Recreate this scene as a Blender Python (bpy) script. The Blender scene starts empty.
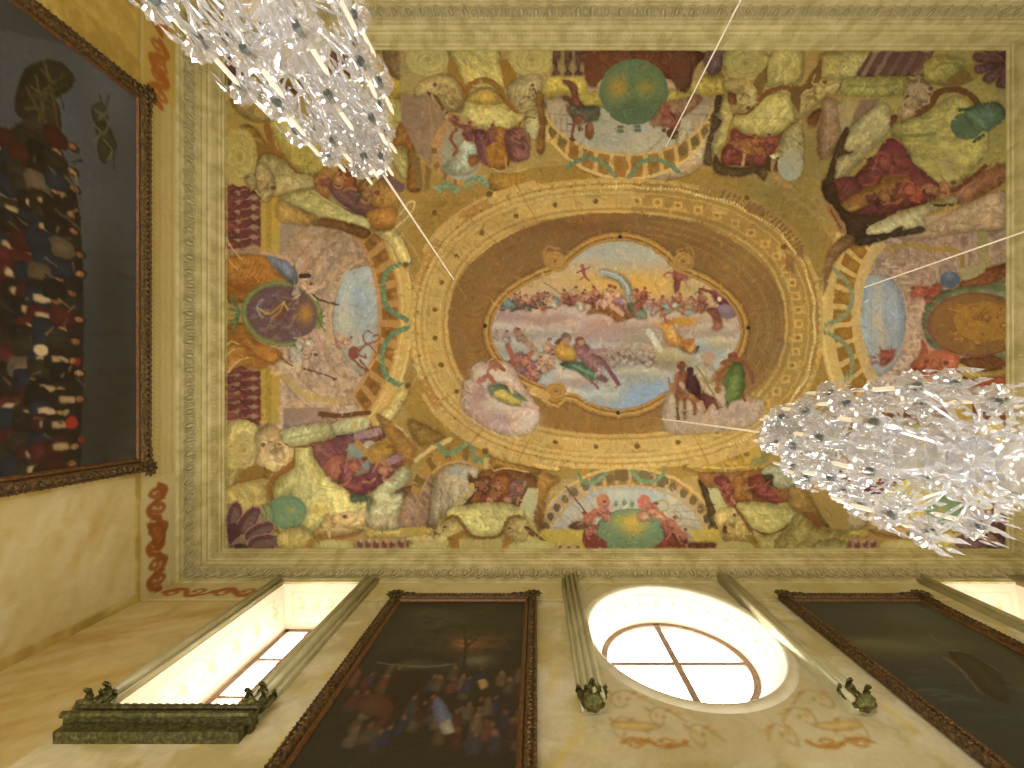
import bpy, bmesh, math, random
import numpy as np
from mathutils import Vector, Matrix

PI = math.pi
C = bpy.context.scene.collection
scene = bpy.context.scene

# ------------------------------------------------------------------ camera, sky, fill lamps, exposure
# World axes: x runs along the window wall, y points from the room's middle to the window wall, z is up.
EYE = 1.60                                   # eye height above the marble floor
cam_d = bpy.data.cameras.new('camera')
cam = bpy.data.objects.new('camera', cam_d)
C.objects.link(cam)
cam.location = (0, 0, EYE)
cam.rotation_euler = (PI, 0, 0)              # looking straight up at the ceiling
cam_d.sensor_width = 36.0
cam_d.lens = 36.0 * 450 / 1024
cam_d.shift_x = -24 / 1024
cam_d.shift_y = 18 / 1024
cam_d.clip_start = 0.02
scene.camera = cam

world = bpy.data.worlds.new('daylight'); scene.world = world
world.use_nodes = True
world.node_tree.nodes['Background'].inputs[0].default_value = (0.80, 0.88, 1.0, 1)
world.node_tree.nodes['Background'].inputs[1].default_value = 1.0

scene.view_settings.view_transform = 'Standard'
scene.view_settings.look = 'None'
scene.view_settings.gamma = 1
scene.view_settings.use_curve_mapping = False
scene.view_settings.exposure = 0.12

# room dimensions (metres)
XL, XR, YB, YF, ZC = -5.095, 7.545, -5.725, 2.562, EYE + 6.94
CORN = 0.295                                  # the cornice stands this far off the wall


def area_light(name, loc, aim, sx, sy, watts, col=(1, .955, .88)):
    d = bpy.data.lights.new(name, 'AREA'); d.shape = 'RECTANGLE'; d.size = sx; d.size_y = sy
    d.energy = watts; d.color = col
    o = bpy.data.objects.new(name, d); C.objects.link(o); o.location = loc
    o.rotation_euler = (Vector(aim) - Vector(loc)).to_track_quat('-Z', 'Y').to_euler()
    return o


# added fill lamps for even light, standing in for unseen lower windows and doors
for x in (-3.0, 1.5, 6.0):
    area_light('low_wall_fill', (x, YF - .06, 2.3), (x, -4, 5.2), 1.3, 2.6, 205)
for x, p in ((-2.6, 215), (1.3, 160), (5.2, 90)):
    area_light('low_wall_fill', (x, YB + .06, 2.3), (x, 4, 5.0), 1.3, 2.6, p)
area_light('end_wall_fill', (XR - .06, -1.6, 2.2), (0, -1.6, 4.8), 2.2, 2.8, 90)
area_light('end_wall_fill', (XL + .06, -1.6, 2.2), (4, -1.6, 4.8), 2.2, 2.8, 190)
# ------------------------------------------------------------------ painting on plaster and canvas
# The frescoes and the canvases are pigment on flat surfaces: strokes laid into a colour grid that
# becomes the colour attribute of the mesh they are painted on.
def hexc(h):
    if isinstance(h, str):
        return np.array([int(h[i:i + 2], 16) / 255 for i in (0, 2, 4)], dtype=np.float32)
    return np.array(h, dtype=np.float32)


def vnoise(h, w, cell, seed, octs=3, stretch=(1, 1)):
    rs = np.random.RandomState(seed)
    out = np.zeros((h, w), np.float32)
    amp, tot = 1.0, 0.0
    for o in range(octs):
        cy, cx = max(1.0, cell * stretch[1] / 2 ** o), max(1.0, cell * stretch[0] / 2 ** o)
        gy, gx = int(h / cy) + 3, int(w / cx) + 3
        g = rs.rand(gy, gx).astype(np.float32) * 2 - 1
        yy = np.arange(h) / cy
        xx = np.arange(w) / cx
        iy = yy.astype(int); ix = xx.astype(int)
        fy = (yy - iy)[:, None]; fx = (xx - ix)[None, :]
        fy = fy * fy * (3 - 2 * fy); fx = fx * fx * (3 - 2 * fx)
        a = g[np.ix_(iy, ix)]; b = g[np.ix_(iy, ix + 1)]; c = g[np.ix_(iy + 1, ix)]; d = g[np.ix_(iy + 1, ix + 1)]
        out += amp * ((a * (1 - fx) + b * fx) * (1 - fy) + (c * (1 - fx) + d * fx) * fy)
        tot += amp; amp *= 0.55
    return out / tot


def catmull(pts, closed, n=6):
    P = np.array(pts, dtype=float)
    m = len(P)
    if m < 3:
        return P
    out = []
    rng = range(m) if closed else range(m - 1)
    for i in rng:
        if closed:
            p0, p1, p2, p3 = P[(i - 1) % m], P[i], P[(i + 1) % m], P[(i + 2) % m]
        else:
            p0, p1, p2, p3 = P[max(i - 1, 0)], P[i], P[i + 1], P[min(i + 2, m - 1)]
        for k in range(n):
            t = k / n
            out.append(0.5 * ((2 * p1) + (-p0 + p2) * t + (2 * p0 - 5 * p1 + 4 * p2 - p3) * t * t + (-p0 + 3 * p1 - 3 * p2 + p3) * t ** 3))
    if not closed:
        out.append(P[-1])
    return np.array(out)


class Canvas:
    def __init__(s, x0, y0, x1, y1, res, base, wob=0.5, wcell=6, seed=1):
        s.x0, s.y0, s.res = x0, y0, res
        s.W = int(round((x1 - x0) * res)); s.H = int(round((y1 - y0) * res))
        xs = x0 + (np.arange(s.W) + 0.5) / res
        ys = y0 + (np.arange(s.H) + 0.5) / res
        s.X, s.Y = np.meshgrid(xs.astype(np.float32), ys.astype(np.float32))
        s.X = s.X + wob * vnoise(s.H, s.W, wcell * res, seed)
        s.Y = s.Y + wob * vnoise(s.H, s.W, wcell * res, seed + 7)
        s.img = np.empty((s.H, s.W, 3), np.float32); s.img[:] = hexc(base)
        s.wob = wob; s.k = 1.0; s.ox = s.oy = 0.0; s.clip = None
        s.soft = 0.55
        s.wc = wcell / 5.0; s.folds = None; s.nb = 0; s.contour = 0; s.shade = None; s.model = 1.0

    def O(s, ox=0, oy=0, k=1.0):
        s.ox, s.oy, s.k = ox, oy, k

    def _t(s, pts):
        return [(s.ox + x * s.k, s.oy + y * s.k) for x, y in pts]

    def _bb(s, xa, ya, xb, yb, pad):
        pad += s.wob + 1.5
        i0 = max(0, int((ya - pad - s.y0) * s.res)); i1 = min(s.H, int((yb + pad - s.y0) * s.res) + 2)
        j0 = max(0, int((xa - pad - s.x0) * s.res)); j1 = min(s.W, int((xb + pad - s.x0) * s.res) + 2)
        return (slice(i0, i1), slice(j0, j1)) if i1 > i0 and j1 > j0 else None

    def _put(s, b, m, col, a):
        if s.clip is not None:
            m = m * s.clip[b]
        m = (m * a)[..., None]
        if isinstance(col, tuple) and len(col) == 3 and isinstance(col[0], str):  # gradient (c0, c1, 'x'|'y'|'r')
            c0, c1, d = hexc(col[0]), hexc(col[1]), col[2]
            A = s.Y[b] if d == 'y' else s.X[b]
            mm = m[..., 0] > 0.3
            if mm.any():
                lo, hi = A[mm].min(), A[mm].max()
            else:
                lo, hi = A.min(), A.max()
            t = np.clip((A - lo) / max(hi - lo, 1e-6), 0, 1)[..., None]
            c = c0 * (1 - t) + c1 * t
        else:
            c = hexc(col)
        if s.shade is not None:
            q = s.shade[..., None]
            c = np.clip(c * (1 + q * np.array([1, 1.06, 1.2], np.float32)), 0, 1)
        s.img[b] = s.img[b] * (1 - m) + c * m

    def ell(s, cx, cy, rx, ry, col, a=1.0, rot=0.0, soft=None, w=None, n=2.0):
        cx, cy = s.ox + cx * s.k, s.oy + cy * s.k
        rx, ry = rx * s.k, ry * s.k
        soft = s.soft if soft is None else soft
        R = max(rx, ry) + soft * 2 + (w or 0)
        b = s._bb(cx - R, cy - R, cx + R, cy + R, 0)
        if b is None: return
        dx, dy = s.X[b] - cx, s.Y[b] - cy
        if rot:
            c, q = math.cos(math.radians(rot)), math.sin(math.radians(rot))
            dx, dy = dx * c + dy * q, -dx * q + dy * c
        d = (np.abs(dx / rx) ** n + np.abs(dy / ry) ** n + 1e-9) ** (1 / n)
        sd = (d - 1) * min(rx, ry) if w is None else np.abs((d - 1) * (rx + ry) / 2) - w * s.k / 2
        s._put(b, np.clip(0.5 - sd / (2 * soft), 0, 1), col, a)

    def glow(s, cx, cy, rx, ry, col, a=0.6, rot=0.0):
        cx, cy = s.ox + cx * s.k, s.oy + cy * s.k
        rx, ry = rx * s.k, ry * s.k
        R = max(rx, ry) * 1.8
        b = s._bb(cx - R, cy - R, cx + R, cy + R, 0)
        if b is None: return
        dx, dy = s.X[b] - cx, s.Y[b] - cy
        if rot:
            c, q = math.cos(math.radians(rot)), math.sin(math.radians(rot))
            dx, dy = dx * c + dy * q, -dx * q + dy * c
        d = (dx / rx) ** 2 + (dy / ry) ** 2
        s._put(b, np.exp(-d * 1.3) * (d < 3.3), col, a)

    def _mask(s, P, b):
        X, Y = s.X[b], s.Y[b]
        ins = np.zeros(X.shape, bool)
        dist = np.full(X.shape, 1e9, np.float32)
        n = len(P)
        for i in range(n):
            (x1, y1), (x2, y2) = P[i], P[(i + 1) % n]
            if y1 != y2:
                c = (y1 > Y) != (y2 > Y)
                ins ^= c & (X < (x2 - x1) * (Y - y1) / (y2 - y1) + x1)
            vx, vy = x2 - x1, y2 - y1
            L = vx * vx + vy * vy + 1e-9
            t = np.clip(((X - x1) * vx + (Y - y1) * vy) / L, 0, 1)
            dist = np.minimum(dist, (X - x1 - t * vx) ** 2 + (Y - y1 - t * vy) ** 2)
        return np.where(ins, -1, 1) * np.sqrt(dist)

    def poly(s, pts, col, a=1.0, sm=0, soft=None):
        P = np.array(s._t(pts), float)
        if sm: P = catmull(P, True, 4)
        b = s._bb(P[:, 0].min(), P[:, 1].min(), P[:, 0].max(), P[:, 1].max(), 0)
        if b is None: return
        soft = s.soft if soft is None else soft
        s._put(b, np.clip(0.5 - s._mask(P, b) / (2 * soft), 0, 1), col, a)

    def blob(s, pts, col, a=1.0, soft=None):
        """a modelled shape: thin darker contour, rounder middle, brushed folds"""
        P = catmull(np.array(s._t(pts), float), True, 4)
        b = s._bb(P[:, 0].min(), P[:, 1].min(), P[:, 0].max(), P[:, 1].max(), 0)
        if b is None: return
        if s.folds is None:
            s.folds = [vnoise(s.H, s.W, 4.2 * s.wc * s.res, 50 + i, 3, st) for i, st in enumerate(((1, 2.4), (2.4, 1), (1.3, 1.3)))]
            sh = np.arange(s.H)[:, None] * 0.8; cols = np.arange(s.W)[None, :]
            s.folds.append(s.folds[0][np.arange(s.H)[:, None], ((cols + sh) % s.W).astype(int)])
            s.folds.append(s.folds[0][np.arange(s.H)[:, None], ((cols - sh) % s.W).astype(int)])
        soft = s.soft if soft is None else soft
        sd = s._mask(P, b)
        deep = max(1.0 * s.wc, float(-sd.min()))
        t = np.clip(-sd / min(deep, 7.0 * s.wc), 0, 1)
        s.nb += 1
        fold = s.folds[(s.nb * 7 + int(P[0, 0])) % 5][b]
        gx = (s.X[b] - P[:, 0].mean()) / (np.ptp(P[:, 0]) + 1); gy = (s.Y[b] - P[:, 1].mean()) / (np.ptp(P[:, 1]) + 1)
        th = s.nb * 2.4
        shade = s.model * (-.20 + .26 * t ** .8 + .26 * (gx * math.cos(th) + gy * math.sin(th)) + .17 * fold * np.clip(deep / (3 * s.wc), 0, 1)) * (0.45 if isinstance(col, tuple) else 1.0)
        if deep > 2.5 * s.wc:      # draped folds and a soft painted contour shadow
            if not isinstance(col, tuple):
                lam = max(4.2 * s.wc, deep * .8)
                w3 = s.folds[2][b]
                shade = shade + s.model * .085 * np.sin(6.283 * ((s.X[b] * math.cos(th * 1.7) + s.Y[b] * math.sin(th * 1.7)) / lam) + 5 * w3 + 3 * fold) * t
            if s.contour:
                s._put(b, np.where(sd > 0, np.clip(1 - sd / 2.4, 0, 1), 0) * s.contour, '3c2814', a)
        s.shade = shade
        s._put(b, np.clip(0.5 - sd / (2 * soft), 0, 1), col, a)
        s.shade = None

    def line(s, pts, w, col, a=1.0, sm=1, taper=0, soft=None):
        P = np.array(s._t(pts), float)
        if sm: P = catmull(P, False, 5)
        w = w * s.k
        b = s._bb(P[:, 0].min(), P[:, 1].min(), P[:, 0].max(), P[:, 1].max(), w)
        if b is None: return
        X, Y = s.X[b], s.Y[b]
        best = np.full(X.shape, 1e9, np.float32)
        n = len(P) - 1
        for i in range(n):
            (x1, y1), (x2, y2) = P[i], P[i + 1]
            vx, vy = x2 - x1, y2 - y1
            L = vx * vx + vy * vy + 1e-9
            t = np.clip(((X - x1) * vx + (Y - y1) * vy) / L, 0, 1)
            d = np.sqrt((X - x1 - t * vx) ** 2 + (Y - y1 - t * vy) ** 2)
            ww = w / 2 * (1 - taper * (i + t) / n)
            best = np.minimum(best, d - ww)
        soft = s.soft if soft is None else soft
        s._put(b, np.clip(0.5 - best / (2 * soft), 0, 1), col, a)

    def arc(s, cx, cy, rx, ry, a0, a1, w, col, a=1.0, n=2.0, taper=0):
        k = max(6, int(abs(a1 - a0) / 8))
        s.line([sell(cx, cy, rx, ry, a0 + (a1 - a0) * i / k, n) for i in range(k + 1)], w, col, a, 0, taper)

    def ring(s, cx, cy, rx1, ry1, rx2, ry2, a0, a1, n, cols, gap=0.0, col_gap=None, nn=2.0):
        for i in range(n):
            t0 = a0 + (a1 - a0) * i / n; t1 = a0 + (a1 - a0) * (i + 1 - gap) / n
            k = max(2, int(abs(t1 - t0) / 6))
            P = [sell(cx, cy, rx1, ry1, t0 + (t1 - t0) * j / k, nn) for j in range(k + 1)]
            P += [sell(cx, cy, rx2, ry2, t1 + (t0 - t1) * j / k, nn) for j in range(k + 1)]
            s.poly(P, cols[i % len(cols)])

    def brush(s, n, ln, w, amp, seed):
        """loose brushwork: short strokes in lighter and darker versions of the colour beneath"""
        R = np.random.RandomState(seed)
        fl = vnoise(s.H, s.W, 26 * s.wc * s.res, seed, 2) * 5
        px = (R.rand(n) * s.W).astype(int); py = (R.rand(n) * s.H).astype(int)
        k = s.k; o = (s.ox, s.oy); s.O()
        for i in range(n):
            c = s.img[py[i], px[i]].copy() * (1 + amp * (R.rand() * 2 - 1.0)) * (1 + np.array([.05, 0, -.08]) * (R.rand() - .5) * 2)
            x, y = s.x0 + px[i] / s.res, s.y0 + py[i] / s.res
            a = fl[py[i], px[i]] + (R.rand() - .5) * 1.2
            L = ln * (.5 + R.rand()); dx, dy = math.cos(a) * L / 2, math.sin(a) * L / 2
            b = (R.rand() - .5) * L * .3
            s.line([(x - dx, y - dy), (x + dy * b / L * 2, y - dx * b / L * 2), (x + dx, y + dy)], w * (.6 + .8 * R.rand()), tuple(np.clip(c, 0, 1)), .55, 0, taper=.5)
        s.ox, s.oy = o; s.k = k

    def finish(s, amp=0.05, cell=3, seed=5, mot=0.05):
        n1 = vnoise(s.H, s.W, cell * s.res, seed, 3)
        n2 = vnoise(s.H, s.W, 40 * s.res, seed + 1, 3)
        hue = vnoise(s.H, s.W, 14 * s.res, seed + 2, 3)
        s.img *= (1 + amp * n1 + mot * n2)[..., None]
        s.img[..., 0] *= 1 + 0.05 * hue; s.img[..., 2] *= 1 - 0.09 * hue
        np.clip(s.img, 0, 1, out=s.img)
        return s.img


def sell(cx, cy, rx, ry, deg, n=2.0):
    c, q = math.cos(math.radians(deg)), math.sin(math.radians(deg))
    r = (abs(c) ** n + abs(q) ** n) ** (-1 / n)
    return (cx + rx * r * c, cy + ry * r * q)


def person_strokes(cv, x, y, h, ang=0, skin='a8705a', cloth='8a4a48', hair='6a4230', seed=0, seated=True):
    """a small painted figure: h its height, ang its lean in degrees (0 = head up)"""
    R = random.Random(seed * 31 + int(x * 7) + int(y * 13))
    c, q = math.cos(math.radians(ang)), math.sin(math.radians(ang))
    T = lambda u, v: (x + (u * c - v * q) * h, y + (u * q + v * c) * h)
    f = R.choice((-1, 1))
    if seated:
        cv.blob([T(-.16, -.05), T(.16, -.08), T(.30 * f, .12), T(.34 * f, .34), T(.12 * f, .42), T(-.05 * f, .25), T(-.22 * f, .2)], cloth)
        cv.line([T(.26 * f, .15), T(.34 * f, .3), T(.30 * f, .5)], .10 * h, skin, .9, taper=.4)
    else:
        cv.blob([T(-.14, -.1), T(.14, -.1), T(.2, .2), T(.12, .5), T(-.1, .5), T(-.2, .2)], cloth)
    cv.blob([T(-.15, -.28), T(.15, -.28), T(.13, -.02), T(-.13, 0)], skin)
    cv.line([T(.14 * f, -.25), T(.30 * f, -.12 - R.random() * .3), T(.42 * f, -.2 - R.random() * .3)], .09 * h, skin, .95, taper=.4)
    cv.line([T(-.14 * f, -.25), T(-.26 * f, -.08), T(-.14 * f, .04)], .08 * h, skin, .9)
    cv.ell(*T(0, -.42), .085 * h, .11 * h, skin)
    cv.ell(*T(-.02 * f, -.48), .09 * h, .07 * h, hair, .9)
    cv.line([T(-.1, .05), T(.05 * f, .2)], .03 * h, 'e0c8a0', .35)


def volute(cv, cx, cy, rx, ry, col, hi, lo, f=1):
    cv.ell(cx, cy, rx, ry, col)
    pts = []
    for i in range(28):
        t = i / 27
        r = 1 - .78 * t
        a = math.radians(-90 + f * 560 * t)
        pts.append((cx + rx * r * .86 * math.cos(a), cy + ry * r * .86 * math.sin(a)))
    cv.line(pts, rx * .17, hi, .55, 0)
    cv.line([(px + rx * .06, py + ry * .09) for px, py in pts], rx * .07, lo, .55, 0)
    cv.ell(cx, cy, rx * .16, ry * .16, lo, .7)


def garland(cv, pts, w, cols=('5f8062', '4f7058', '8a9a6a')):
    cv.line(pts, w, cols[0])
    P = catmull(np.array(pts, float), False, 6)
    R = random.Random(3)
    for p in P:
        for _ in range(2):
            cv.ell(p[0] + (R.random() - .5) * w * .7, p[1] + (R.random() - .5) * w * .7, w * .2, w * .14, R.choice(cols[1:]), .7, rot=R.random() * 180)
# ------------------------------------------------------------------ the ceiling fresco
def paint_fresco():
    cv = Canvas(218, 42, 1016, 556, 1.4, 'a98b45', wob=0.9, wcell=5, seed=3)
    K = 1 / 5.12
    cv.contour = .30
    e, p, b, l, g = cv.ell, cv.poly, cv.blob, cv.line, cv.glow
    O = cv.O
    # ---- architecture painted under everything: spandrels around the big ring
    O()
    p([(218, 42), (1016, 42), (1016, 556), (218, 556)], ('ab8c4c', 'a88a4a', 'y'))
    e(617, 322, 232, 158, '9c7a34', n=2.6)
    g(800, 160, 70, 50, '857541', .8); g(435, 205, 50, 40, '94702c', .8); g(420, 440, 40, 30, '93702e', .8)
    g(775, 230, 60, 60, '82733f', .6)
    for i in range(26):
        R = random.Random(i)
        x, y = R.choice([(435, 212), (425, 440), (800, 200), (795, 450)])
        l([(x - 22 + R.random() * 44, y - 20 + R.random() * 40) for _ in range(4)], 1.6, R.choice(('b08b42', '7d6026', '9f8a4c')), .45)

    # ================= left bay
    b([(258, 214), (360, 214), (400, 250), (412, 312), (400, 380), (362, 428), (258, 432)], 'a3866f')
    for i in range(9):      # rows of the painted amphitheatre
        t = i / 8
        e(352 - 8 * t, 316, 26 + 62 * t, 56 + 52 * t, '8d6c5b' if i % 2 else 'b99b83', .45, w=2.2)
    p([(258, 214), (292, 214), (300, 250), (262, 262)], 'a28a72', .8)
    l([(288, 246), (300, 238), (330, 236), (345, 240), (372, 232)], 5, 'a98a5a', .7)
    l([(284, 376), (295, 388), (310, 397), (345, 402)], 6, 'b99b55', .8)
    l([(282, 408), (300, 403), (330, 405)], 2, 'c7aa80', .8)
    p([(283, 408), (330, 408), (332, 427), (283, 430)], '92756a', .8)
    b([(343, 275), (352, 270), (376, 270), (378, 320), (375, 356), (371, 376), (356, 370), (343, 352), (334, 332), (335, 305)], ('9aa6b2', 'a8a79c', 'y'))
    g(360, 300, 14, 22, '8fa3ba', .8); g(345, 318, 8, 24, 'bdb9ae', .8); g(356, 345, 14, 14, 'b9a99a', .8); g(366, 330, 8, 30, '98a8b8', .5)
    for i in range(14):     # dentils inside the oculus edge
        x, y = sell(366, 320, 37, 58, 115 + i * 9.5)
        l([(x - 4, y), (x, y)], 1.6, 'c8ab8f', .8)
    cv.arc(368, 320, 37, 60, 95, 262, 2, 'c4a78b', .7)
    # colonnaded arch of the left bay
    cv.ring(305, 314, 73, 104, 106, 150, -50, 50, 1, ['b58347'])
    cv.ring(305, 314, 95, 132, 107, 152, -52, 52, 1, ['c5a055'])
    for k in range(-5, 6):
        a = k * 9.3
        x, y = sell(305, 314, 84, 118, a)
        w = 7.5
        h = 6.5 if abs(k) < 4 else 3
        P = [sell(305, 314, 77, 109, a - 2.9), sell(305, 314, 93, 129, a - 2.9), sell(305, 314, 93, 129, a + 2.9), sell(305, 314, 77, 109, a + 2.9)]
        p(P, '8e6026')
        e(*sell(305, 314, 85, 119, a), 4, 3.6, '77502a', .8)
        e(*sell(305, 314, 89, 124, a), 3, 2.4, 'a06b2c', .8)
    cv.arc(305, 314, 75, 106, -52, 52, 3, 'b98758')
    cv.arc(305, 314, 107, 152, -50, 50, 2.5, 'd1b36a')
    cv.arc(305, 314, 98, 138, -50, 50, 1.2, 'dcbf7c', .8)
    garland(cv, [(411, 264), (398, 265), (387, 272), (383, 287), (385, 303), (392, 312), (407, 320)], 5)
    garland(cv, [(411, 327), (395, 333), (385, 345), (382, 360), (386, 375), (395, 383), (407, 386)], 5)
    # flanking white ribbons at the arch feet
    b([(372, 228), (390, 224), (402, 240), (411, 260), (402, 264), (392, 246), (378, 236)], 'cdb873')
    l([(393, 224), (408, 204), (414, 202), (412, 212), (396, 228)], 1.8, 'ccb27c')
    b([(378, 418), (392, 402), (400, 386), (410, 386), (404, 402), (392, 420), (384, 424)], 'cdb873')
    l([(386, 424), (396, 426), (410, 440), (415, 452)], 2.6, 'cdb37a')
    l([(386, 424), (390, 434), (403, 446), (412, 456)], 1.5, 'b9924e')
    # balustrades
    for y0, y1 in ((182, 254), (364, 424)):
        p([(224, y0 + 2), (262, y0), (262, y1), (224, y1)], 'a9826a')
        n = int((y1 - y0) / 10)
        for i in range(n):
            y = y0 + 7 + i * (y1 - y0 - 6) / n
            sk = (313 - y) * -.05
            b([(224, y - 3), (233, y - 4.5 + sk * .3), (238, y - 2.5), (242, y - 5), (249, y - 4 + sk), (254, y - 1.5 + sk), (260, y - 4 + sk), (260, y + 4 + sk), (254, y + 1.5 + sk), (249, y + 4 + sk), (242, y + 4), (238, y + 2), (230, y + 4), (224, y + 3)], '80433f')
            e(246, y + sk, 4.5, 3.4, '6f3a3c', .9)
            l([(242, y - 3 + sk), (249, y - 3.5 + sk)], 1.2, 'b98270', .7)
            l([(226, y + 4.8), (258, y + 5 + sk)], 1.2, 'bb9580', .6)
        p([(261, y0 + 2), (280, y0 + 6), (279, y1), (261, y1)], 'bf9d3c')
        p([(266, y0 + 4), (272, y0 + 5), (271, y1), (266, y1)], 'a98a38', .8)
        p([(224, y0 - 2), (262, y0 + 8), (262, y0), (240, y0 - 10)], 'b08d3c', .6)
    # orange shell curtains either side of the left medallion
    b([(228, 258), (262, 256), (276, 272), (292, 282), (262, 292), (244, 302), (228, 302), (226, 280)], 'a9702c')
    b([(228, 326), (246, 324), (256, 340), (282, 352), (278, 362), (262, 368), (240, 366), (227, 372), (225, 345)], 'a9702c')
    g(240, 288, 12, 8, '96521f', .8); g(262, 268, 12, 9, 'b0702c', .7); g(264, 350, 14, 7, 'bb7a30', .8); g(236, 334, 10, 6, '97561f', .7)
    for q in ([(226, 238), (232, 248), (242, 260)], [(226, 254), (230, 262), (240, 272)], [(226, 356), (234, 350), (244, 348)], [(228, 372), (240, 360), (254, 358)], [(227, 345), (232, 342), (240, 345)]):
        l(q, 2.2, 'd2b068', .9, taper=.5)
    for i in range(8):
        l([(248 + i * 4, 258 + i * 2), (240 + i * 3, 278 + i * 2), (232 + i * 2, 292)], 1, '8f4f22', .45)
        l([(274 - i * 4, 364 - i), (258 - i * 3, 356 - i), (246 - i, 344)], 1, '874a20', .45)
    # left medallion
    e(282, 314, 41, 33, '6f7d46', rot=8)
    e(282, 314, 38, 31, '8a8d52', w=1.5, rot=8)
    e(282, 314, 35.5, 28, '6e5056', rot=8)
    R = random.Random(5)
    for i in range(46):
        a, rr = R.random() * 6.28, R.random() ** .5 * 24
        x, y = 281 + rr * 1.25 * math.cos(a), 314 + rr * math.sin(a)
        l([(x, y), (x + R.uniform(-7, 7), y + R.uniform(-5, 5)), (x + R.uniform(-9, 9), y + R.uniform(-6, 6))], 2.2, R.choice(('8d6a70', '54393f', '9b7c68', 'a3895a', '7a5f72', '8a8070')), .6, taper=.5)
    g(306, 314, 8, 11, 'b9822c', .95)
    l([(258, 308), (268, 314), (276, 310), (284, 302)], 2.2, 'c29a4a'); l([(272, 318), (280, 312), (284, 304), (288, 310)], 2, 'c79e48'); l([(262, 300), (257, 308), (262, 318)], 2.4, 'aaa39a', .7)
    e(278, 312, 9, 8, '8b4f38', .4)
    for i in range(7):
        y = 300 + i * 5
        l([(240, 312), (234, y), (230 + (i % 2) * 2, y - 3 + i)], 2.2, ('55704c', '6d8558')[i % 2], .9)
    for i in range(4):
        l([(317, 318), (322, 312 + i * 5), (325, 308 + i * 8)], 1.6, '5b6a38', .8)
    # putti holding the left medallion
    b([(267, 256), (282, 257), (292, 262), (298, 280), (297, 286), (284, 278), (274, 266)], '6f7690'); g(289, 272, 6, 5, '909ab0', .7)
    l([(262, 253), (274, 255), (288, 259), (292, 264)], 3.6, 'c99a7e')
    l([(303, 270), (307, 262), (309, 256)], 5, 'c48872', taper=.4); l([(301, 276), (309, 276)], 4.5, '4b3a34')
    e(305, 282, 3.5, 3.5, 'd8c0a0'); b([(301, 284), (308, 282), (318, 288), (312, 294), (306, 290)], 'd3ab8c'); l([(310, 288), (322, 287), (324, 284)], 3.4, 'cfa284')
    l([(300, 284), (316, 300)], 2.4, 'dcb896', .8); l([(311, 294), (320, 300), (338, 305)], 1.8, '5b3a34'); e(337, 305, 2, 1.3, '4d3230')
    b([(290, 350), (296, 346), (304, 348), (306, 356), (302, 362), (300, 368), (292, 362)], 'b4ad9a'); b([(302, 342), (312, 340), (313, 350), (306, 358), (303, 352)], 'dcc4a4')
    e(317, 333, 5, 4, 'cf9a80'); e(320, 345, 4, 3.5, 'c88f7c'); l([(303, 338), (312, 335)], 4, 'c89580')
    l([(300, 362), (298, 370)], 5, 'd6b090'); l([(272, 373), (286, 372)], 4, 'd2a888'); l([(282, 366), (296, 366)], 6, 'd6bd92', .8)
    l([(278, 355), (292, 366)], 2, '8a4f2c'); l([(304, 369), (322, 374), (336, 379)], 1.5, '6b4538'); e(335, 379, 2, 1.5, '5b3a38')
    e(338, 335, 2.5, 2.5, 'c09080'); l([(340, 338), (349, 345)], 5, 'd0a184', taper=.3)
    e(354, 353, 6, 6.5, '8f4c38'); l([(353, 360), (362, 368), (368, 371), (360, 360)], 2.2, '8a4a36')
    for q in ([(358, 352), (367, 345), (372, 348), (376, 355), (374, 358)], [(366, 344), (363, 336), (367, 331), (372, 333)], [(366, 345), (374, 342), (379, 340), (378, 335), (373, 336)], [(360, 355), (366, 358), (365, 354)]):
        l(q, 1.7, '8c5640')

    # ================= right bay
    b([(857, 246), (880, 232), (975, 210), (1016, 205), (1016, 420), (870, 420), (852, 380), (858, 300)], 'a08477')
    for i in range(8):
        t = i / 7
        e(900, 312, 30 + 55 * t, 52 + 48 * t, '8b6a60' if i % 2 else 'b59a85', .4, w=2)
    p([(975, 196), (985, 196), (990, 270), (978, 262)], 'a0935a', .9)
    l([(888, 250), (910, 245), (935, 249), (955, 251), (963, 262), (960, 280)], 5, 'a3853e', .9)
    l([(890, 262), (892, 240)], 3, 'a08a50', .8)
    p([(857, 236), (900, 243), (985, 226), (985, 205), (900, 222)], 'b79c8c', .9)
    b([(859, 277), (868, 275), (884, 277), (895, 284), (902, 298), (905, 318), (903, 340), (895, 362), (884, 374), (858, 372)], ('8a9dba', '8a97ae', 'y'))
    g(876, 315, 7, 40, 'b3ab9c', .9); g(864, 290, 5, 25, '7d94bb', .9); g(896, 345, 6, 18, '8095bb', .8); g(890, 300, 8, 18, 'a5aab0', .7); g(882, 335, 8, 25, 'b5a797', .6)
    for i in range(9):
        l([(862 + i * 4.8, 280 + (i * 7) % 11), (861 + i * 4.9, 362)], 1.2, ('8fa0ba', 'b4ada0', '7e92b8')[i % 3], .5)
    for i in range(18):
        x, y = sell(872, 320, 40, 58, -75 + i * 8.8)
        l([(x, y), (x + 8, y)], 2, 'c9b196', .85)
    cv.arc(872, 320, 35, 52, -80, 80, 1.6, 'bf9f8a', .8)
    l([(877, 362), (866, 366), (866, 358), (875, 358)], 3, '9a5a50'); b([(883, 352), (889, 350), (895, 352), (890, 362), (882, 364)], 'a05048'); l([(884, 356), (880, 348)], 2.5, 'a65548'); l([(889, 356), (895, 350)], 2.5, 'a65548')
    cv.ring(925, 316, 64, 90, 106, 150, 128, 232, 1, ['c6a560'])
    cv.arc(925, 316, 103, 146, 128, 232, 3, 'd6b873')
    cv.arc(925, 316, 69, 98, 128, 232, 5, 'c2a372')
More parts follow.
